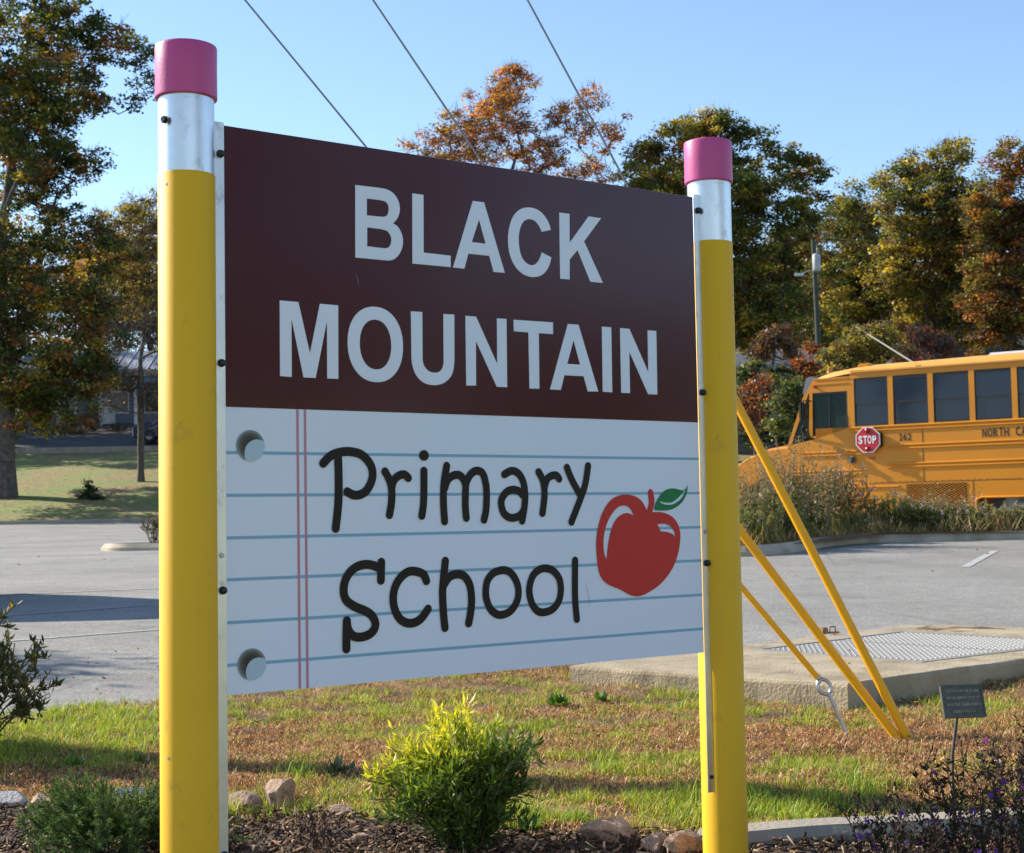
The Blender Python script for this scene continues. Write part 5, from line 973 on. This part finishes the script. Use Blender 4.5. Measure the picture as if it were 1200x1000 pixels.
# ------------------------------------------------------------- trees
def tubes_np(segs,nside=5):   # segs: p0,p1,r0,r1 arrays -> vectorised tapered tubes
    p0,p1,r0,r1=segs; n=len(p0); d=norm(p1-p0); ref=np.where(np.abs(d[:,2:3])>.9,[[1.,0,0]],[[0,0,1.]]); u=norm(np.cross(d,ref)); v=np.cross(d,u); a=np.arange(nside)*2*np.pi/nside; V=np.empty((n,2*nside,3))
    for k in range(nside): o=u*math.cos(a[k])+v*math.sin(a[k]); V[:,k]=p0+o*r0[:,None]; V[:,nside+k]=p1+o*r1[:,None]
    i=np.arange(n)[:,None]*2*nside; F=np.concatenate([i+np.array([[k,(k+1)%nside,nside+(k+1)%nside,nside+k]]) for k in range(nside)]); return V.reshape(-1,3),F
def tree(name,label,cat,px,d,lobes,cols,wts,nclust,lpc,ls,r0,seed,group=None,bark=None,twigs=1.0,crs=.62,lean=0,depth=.9,colfn=None,basez=None,fork=.33,absbase=None,drop=0.0):
    """lobes: (photo x, photo y, radius in photo px[, depth offset in m]) at distance d"""
    r_=np.random.default_rng(seed); sc=d/1817
    bx,by=(at(px,560,d).x,d) if absbase is None else absbase; bz=P(by)+(vn(bx,by,7)-.5)*.35*(by>57)-.1
    Lc=[];Lr=[]
    for L_ in lobes:
        if absbase is None: v=at(L_[0],L_[1],d); c=np.array([v.x,d,v.z]); r=L_[2]*sc
        else: c=np.array([bx+L_[0],by,bz+L_[1]]); r=L_[2]
        off=(L_[3] if len(L_)>3 else r_.uniform(-.7,.7)*r*1.3+0); c[1]+=off; Lc.append(c);Lr.append(r)
        if r>1.6:  # fill the crown's depth as well
            for sgn in (-1,1): q=c.copy(); q[1]=d+sgn*r*1.1 if absbase is None else by+sgn*r*1.1; q[0]+=r_.normal()*r*.25; q[2]-=abs(r_.normal())*r*.15; Lc.append(q);Lr.append(r*.8)
    Lc=np.array(Lc);Lr=np.array(Lr); pr=Lr**2/np.sum(Lr**2); ix=r_.choice(len(Lr),nclust,p=pr); u=norm(r_.normal(size=(nclust,3))); rr_=r_.uniform(.25,1,nclust)**.45; CC=Lc[ix]+u*(rr_*Lr[ix])[:,None]*np.array([1,1,.92]); CC=CC[CC[:,2]>bz+min(1.0,.12*(CC[:,2].max()-bz))]
    ctr=(Lc*pr[:,None]).sum(0); base=np.array([bx,by,bz]); topz=ctr[2]+.35*(CC[:,2].max()-ctr[2])
    nodes=[base];par=[-1]; K=10
    for k in range(1,K+1):
        s=k/K; p=base*(1-s)+np.array([ctr[0]+lean,ctr[1],topz])*s; p[0]=bx+(ctr[0]+lean-bx)*s**1.6+r_.normal()*.03*(topz-bz)*.4*(s); p[1]+=r_.normal()*.02*(topz-bz)*s; nodes.append(p);par.append(k-1)
    order=np.argsort(np.linalg.norm(CC-np.array([ctr[0],ctr[1],bz+(topz-bz)*fork]),axis=1)); kmin=max(2,int(K*fork)); tips=[]
    N=np.array(nodes); 
    maxn=K+1+len(CC)*2; buf=np.zeros((maxn,3)); buf[:K+1]=N; cnt=K+1
    for j in order:
        c=CC[j]; dd=buf[kmin:cnt]-c; cost=np.linalg.norm(dd,axis=1)+.7*np.maximum(0,dd[:,2]); q=kmin+int(np.argmin(cost)); p=buf[q]; L_=np.linalg.norm(c-p)
        m1=(p+c)/2+np.array([0,0,-.05*L_])+r_.normal(size=3)*.07*L_; buf[cnt]=m1; par.append(q); buf[cnt+1]=c; par.append(cnt); tips.append(cnt+1); cnt+=2
    buf=buf[:cnt]; par=np.array(par); acc=np.zeros(cnt); acc[tips]=1
    for i in range(cnt-1,0,-1): acc[par[i]]+=acc[i]
    rad=np.maximum(r0*(acc/acc[0])**.6,.012*ls/.12+.008); i=np.arange(1,cnt); p0=buf[par[i]];p1=buf[i]; ra=rad[par[i]].copy(); trunkmask=i<=K; ra=np.where(trunkmask,ra,np.minimum(ra,rad[i]*1.25)); rb=rad[i]
    fl=np.where((par[i]==0),1.35,1.0); ra=ra*fl
    t=thing(name,label,cat,(bx,by,bz),0,group); B_=bark or BARK
    big=rb>.07; o=np.array([bx,by,bz])
    V1,F1=tubes_np((p0[big]-o,p1[big]-o,ra[big],rb[big]),8) if big.any() else (np.zeros((0,3)),np.zeros((0,4),int)); V2,F2=tubes_np((p0[~big]-o,p1[~big]-o,ra[~big],rb[~big]),3)
    # twigs
    nt_=int(len(CC)*3*twigs); 
    if nt_:
        j=r_.integers(0,len(CC),nt_); a=CC[j]+r_.normal(size=(nt_,3))*crs*.15; dr=norm(r_.normal(size=(nt_,3))+[0,0,.5]); b2=a+dr*crs*r_.uniform(.5,1.2,(nt_,1)); V3,F3=tubes_np((a-o,b2-o,np.full(nt_,.014*ls/.12+.004),np.full(nt_,.004)),3)
    else: V3=np.zeros((0,3));F3=np.zeros((0,4),int)
    obj('trunk_and_limbs',me_np(np.concatenate([V1,V2,V3]),np.concatenate([F1,F2+len(V1),F3+len(V1)+len(V2)]),B_),t)
    n=len(CC)*lpc; 
    if lpc:
        j=np.repeat(np.arange(len(CC)),lpc); g=norm(r_.normal(size=(n,3)))*(r_.random((n,1))**.5)*np.array([1,1,.5])*crs*r_.uniform(.6,1.25,len(CC))[j][:,None]; Pc=CC[j]+g; A=norm(r_.normal(size=(n,3))*[1,1,.55]); B=norm(np.cross(A,r_.normal(size=(n,3))*.55+[0,0,1])); sz=ls*r_.uniform(.55,1.2,n); V,F=leaf_quads(Pc-o,A,B,sz,sz*.62,.35)
        cc=r_.choice(len(cols),len(CC),p=wts)
        if colfn is not None: cc=np.array([colfn(c,r_,ix_) for ix_,c in enumerate(CC)])
        cl=cc[j]; swap=r_.random(n)<.15; cl=np.where(swap,r_.choice(len(cols),n,p=wts),cl); T=pal(cols,cl,r_,.25)*r_.uniform(.7,1.3,len(CC))[j][:,None]
        obj('crown',me_np(V,F,LEAF,T),t)
    return t
DG=(.06,.095,.022);OG=(.20,.19,.035);YG=(.44,.33,.05);OR=(.42,.16,.035);RU=(.28,.11,.035);RD=(.22,.03,.018);YE=(.32,.22,.05);BRN=(.10,.06,.03);TAN=(.24,.15,.07)
tree('oak_tree','big dark oak with rusty leaf tips filling the left edge of the picture','tree',4,61.8,[(20,10,60),(80,25,38),(125,48,32),(160,60,22),(172,95,18),(160,120,14),(60,95,52),(112,108,26),(20,120,55),(-50,80,80),(35,175,52),(80,185,34),(112,185,16),(10,250,60),(75,262,42),(112,290,36),(140,305,24),(20,340,60),(90,345,46),(125,385,34),(40,420,52),(95,440,36),(120,460,22),(10,475,42),(60,492,28),(100,410,36),(110,430,28),(70,460,36),(30,460,40),(95,480,24),(118,345,26),(-60,300,90),(-70,420,80)],
  [DG,OG,YG,OR,RU,(.07,.045,.02)],[.50,.22,.06,.07,.07,.08],1850,66,.095,.46,101,bark=BARKL,crs=.62,fork=.45)
tree('tree','yellow brown half bare tree behind the oak, left of the sign post','tree',165,84,[(150,265,36),(178,250,28),(170,310,36),(140,300,30),(205,280,36),(180,360,32),(150,350,28),(120,330,26)],[YG,TAN,BRN,OG],[.4,.35,.12,.13],420,44,.09,.11,102,crs=.6,twigs=3)
tree('tree','small bare tree with a few red leaves on the lawn','tree',165,65.4,[(128,420,12),(140,395,14),(150,450,14),(165,380,14),(185,400,14),(195,440,14),(178,470,12),(128,470,12),(205,380,14),(140,440,12),(120,445,8),(200,490,8)],[RD,OR],[.8,.2],190,1,.07,.14,103,crs=.9,twigs=2.6,fork=.40)
tree('shrub','little dark shrub alone on the lawn','shrub',106,60.5,[(106,577,9),(98,583,6),(114,585,7),(103,568,5)],[DG,(.03,.035,.015)],[.7,.3],40,26,.07,.04,104,crs=.2,fork=.1)
tree('tree','orange leaved tree rising above the middle of the sign','tree',605,72,[(605,98,26),(585,100,18),(590,140,30),(545,165,30),(635,185,30),(665,140,20),(572,122,30),(535,150,28),(498,172,18),(478,172,8),(560,175,38),(610,160,30),(520,195,26),(650,140,16),(662,165,20),(690,118,20),(700,160,28),(722,150,10),(640,210,34),(690,205,30),(600,230,40),(735,140,6),(560,260,45),(650,270,45),(600,320,48),(540,320,36),(670,330,40),(604,85,10)],
  [(.62,.25,.05),(.50,.19,.05),(.38,.15,.05),(.50,.36,.08),(.2,.11,.05)],[.3,.26,.16,.16,.12],1000,38,.085,.26,105,crs=.55,twigs=2.6,bark=BARKL,fork=.3)
def c5(c,r_,i):
    v=(c[0]-14)/6
    return int(r_.choice([0,1,2,3,4],p=[.12,.28,.4,.05,.15])) if c[0]<9.5 else int(r_.choice([0,1,2,3,4],p=[.45,.33,.1,.02,.1]))
tree('tree','dense green and olive tree right behind the right sign post','tree',845,70,[(770,190,34),(745,210,26),(790,165,26),(822,145,20),(760,175,20),(835,175,34),(812,160,24),(850,158,26),(885,180,28),(920,200,26),(950,205,20),(972,200,8),(750,230,28),(800,230,44),(860,230,46),(912,250,38),(940,245,20),(770,290,40),(850,300,48),(905,315,40),(935,290,20),(880,370,44),(925,360,30),(830,380,40),(960,235,10)],
  [DG,OG,YG,OR,(.14,.075,.025)],[.35,.3,.2,.03,.12],1000,72,.10,.34,106,crs=.62,colfn=c5,fork=.25)
tree('tree','olive brown tree standing behind the pole with the transformer','tree',1000,82,[(1000,232,22),(985,262,28),(1018,270,30),(1005,310,38),(975,330,30),(1035,330,36),(990,370,36),(955,300,22),(1020,375,36),(960,385,30)],[OG,BRN,DG,YG],[.35,.25,.25,.15],520,60,.10,.24,107,crs=.6)
tree('tree','tall olive and gold tree in the middle of the woods above the bus','tree',1088,76,[(1075,195,24),(1050,215,26),(1105,190,22),(1125,175,12),(1090,228,34),(1045,255,28),(1125,235,28),(1060,300,30),(1105,290,34),(1135,310,26),(1075,345,30),(1120,350,30),(1040,330,26),(1095,260,40),(1080,385,34),(1130,390,26)],[YG,OG,TAN,DG,(.2,.13,.035)],[.33,.27,.1,.16,.14],720,64,.10,.28,108,crs=.62,twigs=2,fork=.3)
tree('tree','rusty gold tree at the right edge above the bus','tree',1185,72,[(1190,185,24),(1160,205,24),(1200,230,34),(1155,250,28),(1190,290,38),(1150,320,24),(1215,340,40),(1175,360,34),(1240,260,50),(1150,280,24),(1165,395,26),(1205,390,30),(1150,360,26)],[(.2,.14,.035),OR,OG,RU,BRN],[.3,.2,.2,.15,.15],640,64,.10,.28,109,crs=.65,twigs=2,fork=.3)
# woods behind, each tree its own
def bgtree(px,d,topy,wpx,seed,cols,wts,label):
    r_=np.random.default_rng(seed); lo=[]
    for k in range(9): lo.append((px+r_.normal()*wpx*.35,topy+wpx*.35+k*wpx*.22+r_.normal()*6,wpx*.34*(1.1-.03*k)))
    lo.append((px,topy+wpx*.2,wpx*.2)); tree('tree',label,'tree',px,d,lo,cols,wts,330,46,.14,.24,seed,'trees of the wood behind the bus and lawn',crs=1.0,twigs=1.2)
BG=[(890,98,300,90,[DG,RU,BRN],[.5,.25,.25],'dark rusty tree deep in the wood, directly right of the right post'),(940,104,290,90,[DG,OG,BRN],[.6,.2,.2],'dark green tree deep in the wood behind the transformer pole'),(1010,100,330,90,[DG,BRN,RU],[.5,.3,.2],'dark brown tree in the wood over the bus cab'),(1070,104,320,90,[BRN,RU,DG],[.4,.3,.3],'brown tree in the wood behind the tall gold tree'),(1135,100,300,90,[RU,OR,DG],[.35,.25,.4],'rust coloured tree in the wood over the middle of the bus'),(1200,98,290,90,[RU,OR,BRN],[.35,.25,.4],'rust coloured tree in the wood at the right edge'),(1250,92,260,110,[OG,BRN,DG],[.35,.25,.4],'olive tree of the wood just past the right edge'),
 (120,112,290,90,[(.42,.26,.07),OR,YG],[.45,.25,.3],'tan and orange tree between the oak and the left sign post'),(185,111,275,80,[(.42,.26,.07),YG,OG],[.4,.3,.3],'golden tan tree right beside the left sign post'),(1015,92,240,80,[OG,BRN,TAN],[.45,.35,.2],'olive brown tree filling the dip in the skyline'),(955,96,250,70,[DG,OG,BRN],[.4,.3,.3],'dark olive tree between the dense tree and the transformer pole'),(1150,92,225,90,[RU,TAN,OG],[.35,.3,.35],'russet tan tree between the two tall golden trees'),(972,108,285,90,[BRN,DG,OG],[.4,.35,.25],'brown green tree deep in the wood left of the transformer pole'),(1108,108,280,90,[DG,OG,RU],[.4,.3,.3],'dark green tree deep in the wood over the bus roof hatch'),(100,112,310,100,[OR,OG,TAN],[.4,.2,.4],'olive tree behind the house roof'),(200,116,270,100,[TAN,YG,BRN],[.4,.3,.3],'tan tree behind the house next to the left post'),(30,108,270,110,[DG,OR,BRN],[.5,.25,.25],'orange tree behind the oak at the far left'),(-60,110,290,110,[DG,OG,BRN],[.5,.3,.2],'dark tree past the left edge behind the house'),(780,110,280,100,[OG,DG,BRN],[.4,.4,.2],'olive tree hidden low behind the sign panel'),(400,104,300,120,[DG,RU,OG],[.4,.2,.4],'rust flecked green tree hidden behind the word MOUNTAIN on the sign'),(500,112,290,120,[OG,BRN,YG],[.4,.3,.3],'yellow green tree hidden behind the middle of the sign'),(590,100,310,120,[DG,BRN,OG],[.5,.3,.2],'dark tree hidden behind the sign below the orange tree'),(690,106,290,120,[OG,OR,DG],[.4,.2,.4],'orange flecked tree hidden behind the right half of the sign'),(300,108,290,110,[OG,DG,BRN],[.4,.4,.2],'olive tree mostly hidden behind the left half of the sign'),(1320,90,220,130,[OG,DG,BRN],[.4,.4,.2],'tall olive tree beyond the right edge')]
for i,a in enumerate(BG): bgtree(a[0],a[1],a[2],a[3],130+i,a[4],a[5],a[6])
def hedge(label,px,d,lobes,cols,wts,n,lpc,ls,seed,cat='shrub',name='shrub',crs=.35,tw=1.2): return tree(name,label,cat,px,d,lobes,cols,wts,n,lpc,ls,.07,seed,None,crs=crs,twigs=tw,fork=.05)
hedge('yellow green scrub bushing up behind the front of the bus roof',1015,54,[(985,418,20),(1005,402,22),(1030,398,22),(1048,412,6),(1000,440,26),(1035,445,26),(975,445,16)],[YG,OG,(.2,.18,.05),TAN],[.35,.3,.2,.15],260,26,.075,201)
hedge('dark red leaved shrub above the bus roof',1085,56,[(1075,395,16),(1095,405,18),(1065,415,14),(1110,412,14),(1085,430,22)],[RD,(.14,.05,.035),BRN],[.35,.4,.25],140,16,.07,202,tw=3)
hedge('bright red orange shrub beside the foot of the transformer pole',942,56,[(936,420,10),(952,410,8),(945,432,13),(930,440,10),(955,440,12)],[(.36,.07,.03),OR,RU],[.35,.4,.25],80,22,.075,203)
hedge('fresh green shrub just left of the bus windshield',925,42,[(928,455,14),(938,470,12),(920,475,14),(935,490,14),(915,500,14)],[(.10,.15,.03),OG,DG],[.4,.4,.2],130,26,.06,204)
hedge('dark evergreen thicket between the right post and the bus',893,48,[(885,440,20),(900,460,22),(878,475,18),(905,490,20),(885,505,22),(915,440,14),(920,515,18)],[DG,(.025,.035,.014),OG],[.5,.3,.2],260,32,.075,205)
hedge('reddish brown shrub in the dark thicket beside the right post',884,44,[(882,458,14),(893,446,9),(870,480,14),(900,470,12),(885,490,16)],[RU,RD,OR],[.5,.25,.25],70,24,.06,206)
hedge('brown dying shrub under the shed roof right of the post',905,52,[(900,400,14),(915,392,12),(890,415,12),(925,410,10)],[BRN,RU,TAN],[.4,.4,.2],90,22,.07,207,tw=2)
hedge('low green scrub along the far side of the lot behind the bus',1130,50,[(1120,440,20),(1150,435,20),(1190,438,24),(1230,435,24)],[OG,DG,RU],[.4,.4,.2],150,24,.075,208)
hedge('grey twiggy scrub in front of the house at the far left',60,88,[(20,495,14),(50,505,12),(85,500,14),(110,495,12),(140,505,10)],[BRN,DG,TAN],[.5,.3,.2],140,10,.08,209,tw=3)
for i,(x,y,h,lab) in enumerate(((-12.2,13.9,7.2,'small thin tree outside the picture beyond the white van'),(-37,89,17,'unseen tall tree added left of the grey house to shade it'),(-34,84,14,'unseen tree added to shade the hill drive'),(-44,97,18,'unseen farthest tall tree added at the left to cast shade'))):  # the three tall trees are unseen, added to shade the drive and house
    if i==0: tree('tree',lab,'tree',0,0,[(0,5.9,.7),(.5,5.2,.6),(-.5,5.0,.6)],[OG,BRN],[.6,.4],40,14,.07,.12,340,absbase=(x,y),crs=.5)
    else: tree('tree',lab,'tree',0,0,[(0,h*.72,h*.25),(h*.2,h*.5,h*.24),(-h*.2,h*.52,h*.24),(0,h*.35,h*.26)],[DG,OG,RU],[.5,.3,.2],260,44,.18,.35,340+i,absbase=(x,y),crs=1.0,twigs=.5)
# unseen trees added on the right to darken the reflection in the glossy print
for i,(x,y,h,lab) in enumerate(((19,-9,13,'unseen round crowned tree added behind and right of the camera for the reflection'),(30,-3.5,6.5,'unseen low tree added far right of the camera for the reflection'),(27,-9,7.5,'unseen middling tree added right of the camera for the reflection'),(36,2,7,'unseen broad low tree added level with the camera for the reflection'))):
    tree('tree',lab,'tree',0,0,[(0,h*.75,h*.28),(h*.18,h*.55,h*.25),(-h*.2,h*.58,h*.24),(0,h*.42,h*.26)],[DG,OG,RU],[.5,.3,.2],150,40,.16,.25,300+i,absbase=(x,y),crs=.9,twigs=.5)
# ------------------------------------------------------------- island planting
def isl(px,d,dz=.12): v=at(px,600,d); return (v.x,d,P(d)+dz)
DK=[(.045,.055,.02),(.09,.09,.03),(.13,.10,.05),(.2,.13,.08)]
def tallstalk(label,px,d,h,n,seed,rx=.45):
    r_=np.random.default_rng(seed); t=thing('dry_perennial',label,'dried plant',isl(px,d)); paths=[];Cs=[];As=[];L_=[];ci=[]
    for i in range(n):
        e=Vector((r_.normal()*rx*.7,r_.normal()*rx*.5,h*r_.uniform(.6,1))); p0=Vector((e.x*.55,e.y*.5,0)); m1=p0.lerp(e,.5)+Vector((r_.normal()*.04,0,0)); paths.append([p0,m1,e+Vector((r_.normal()*.08,0,-.05*abs(r_.normal())))])
        for k in range(80):
            s=r_.uniform(.05,1); c=p0.lerp(m1,s*2) if s<.5 else m1.lerp(e,s*2-1); up_=s>.6; Cs.append(np.array(c)+r_.normal(size=3)*.02*(1+up_)); As.append(norm(r_.normal(size=3)+[0,0,-.2 if not up_ else .3])); L_.append(r_.uniform(.02,.05) if up_ else r_.uniform(.04,.1)); ci.append(1 if up_ and r_.random()<.6 else (0 if r_.random()<.5 else 2))
    Cs=np.array(Cs);As=np.array(As);B=norm(np.cross(As,r_.normal(size=As.shape))); ls=np.array(L_); V,F=leaf6(Cs,As,B,ls,ls*.22,.4); T=pal([(.14,.18,.04),(.26,.16,.09),(.42,.32,.18)],np.tile(np.array(ci),4),r_,.3)
    obj('stems',stems_mesh(paths,.008,mat('straw_stem',(.3,.22,.12),.8),4),t); obj('foliage',me_np(V,F,DRY,T),t)
tallstalk('tallest dry brown stalks in the island, in front of the bus hood',936,22.4,1.55,34,401)
tallstalk('dry stalks with green leaves in the island next to the right post',890,21.4,1.15,30,402,.4)
tallstalk('thick tan stalks hiding the bus hood behind the guy wires',905,22.2,1.35,38,405,.42)
tallstalk('shorter dry stalks at the left end of the island by the post',872,21.9,.95,24,403,.35)
tallstalk('dry seed heads standing before the bus vent grille',1085,23.9,.75,26,404,.5)
def mound(label,px,d,rx,h,cols,wts,seed,fl=0):
    t=twiggy_bush('perennial_clump',label,'perennial',isl(px,d),rx,rx*.75,h,80,60,.04,.17,cols,wts,seed,'perennial clumps on the right island',mt=LEAF,z0=.02)
    r_=np.random.default_rng(seed+5)
    if fl:
        n=fl; az=r_.uniform(0,6.28,n); rr_=r_.uniform(0,1,n)**.5; Pc=np.stack([np.cos(az)*rr_*rx,np.sin(az)*rr_*rx*.75,h*np.sqrt(1-.7*rr_**2)*r_.uniform(.8,1.08,n)],1); Pc=np.repeat(Pc,4,axis=0)+r_.normal(size=(n*4,3))*.012; A,B=rot_frames(n*4,r_); V,F=leaf_quads(Pc,A,B,np.full(n*4,.018),np.full(n*4,.012)); c=pal([(.40,.30,.46),(.48,.40,.44),(.34,.25,.44)],r_.choice(3,n*4),r_,.2); obj('flowers',me_np(V,F,DRY,c),t,kind='stuff')
G1=[(.13,.19,.035),(.22,.23,.06),(.34,.24,.11)]; G2=[(.44,.24,.13),(.52,.35,.19),(.16,.18,.05)]
mound('green weedy clump at the left tip of the island beside the post',878,20.9,.45,.50,G1,[.5,.35,.15],411,10)
mound('low green clump behind the curving kerb under the tall stalks',915,21.5,.48,.50,G1,[.4,.4,.2],412,6)
mound('bushy green clump just right of the bend in the island kerb',945,22.6,.45,.42,G1,[.5,.35,.15],420,6)
mound('rusty brown faded aster mound in front of the bus cab',985,23.8,.62,1.16,G2,[.5,.3,.2],413,22)
mound('tan pink faded mound between the tall stalks and the brown one',958,23.2,.52,1.02,G2,[.3,.5,.2],414,12)
mound('low mixed green clump at the kerb before the rusty mound',992,23.45,.45,.42,G1,[.4,.35,.25],421,6)
mound('round dark green aster mound with pale purple flowers before the bus',1042,23.75,.6,.66,G1,[.6,.3,.1],415,34)
mound('small green aster clump right of the round dark mound',1078,23.7,.42,.5,G1,[.5,.3,.2],416,20)
mound('greyish straw coloured clump under the vent grille',1112,23.75,.5,.5,[(.34,.30,.17),(.20,.22,.08),(.42,.34,.22)],[.4,.35,.25],417,10)
mound('pale straw clump with lilac flowers at the right of the island',1150,23.75,.5,.48,[(.34,.30,.17),(.20,.22,.08),(.42,.34,.22)],[.4,.35,.25],418,18)
mound('low grey clump at the right edge of the island',1195,23.8,.5,.42,[(.34,.30,.17),(.20,.22,.08),(.42,.34,.22)],[.4,.35,.25],419,6)
t=twiggy_bush('perennial_clump','small purple flowered clump with yellow leaves on the left island','perennial',isl(180,28.4),.35,.3,.55,26,40,.05,.26,[(.26,.2,.05),(.09,.10,.03),(.3,.2,.35)],[.4,.35,.25],431,mt=DRY)
twiggy_bush('perennial_clump','low brown clump beside the purple flowered one on the left island','perennial',isl(208,28.3),.4,.3,.4,26,40,.05,.26,[(.2,.1,.05),(.09,.07,.03)],[.5,.5],432,mt=DRY)
def island_grass():
    r_=np.random.default_rng(77); o=np.array([(q.x,q.y) for q in ri]); n=26000; X=r_.uniform(2.2,10,n); Y=r_.uniform(20.3,25,n); ins=np.zeros(n,bool); m_=len(o)
    for i in range(m_):
        a,b_=o[i],o[(i+1)%m_]; c=((a[1]>Y)!=(b_[1]>Y))&(X<(b_[0]-a[0])*(Y-a[1])/(b_[1]-a[1]+1e-9)+a[0]); ins^=c
    X=X[ins];Y=Y[ins]; n=len(X); A=norm(np.stack([r_.normal(size=n)*.5,r_.normal(size=n)*.5,np.ones(n)],1)); h=r_.uniform(.08,.38,n)*(.4+vn(X,Y,.5)); B=norm(np.cross(A,r_.normal(size=(n,3)))); V,F=leaf_quads(np.stack([X,Y,PV(Y)+.1+h*.45],1),A,B,h*.5,np.full(n,.006),.2)
    o2=obj('island_grass',me_np(V,F,BLADE,pal([(.17,.19,.05),(.44,.34,.17),(.34,.2,.1),(.1,.13,.03)],r_.choice(4,n,p=[.28,.36,.22,.14]),r_,.3))); tag(o2,'loose green and straw coloured grass between the clumps on the right island','grass',kind='stuff')
island_grass()
# leaf litter on the lawn and island, and grass on the far lawn
litter(1800,(-24,24,55.2,78),LC,.04,93,'dead leaves scattered over the sloping lawn beyond the lot',lambda X,Y:PV(Y)+(vn(X,Y,7)-.5)*.35+.03,'lawn_leaves')
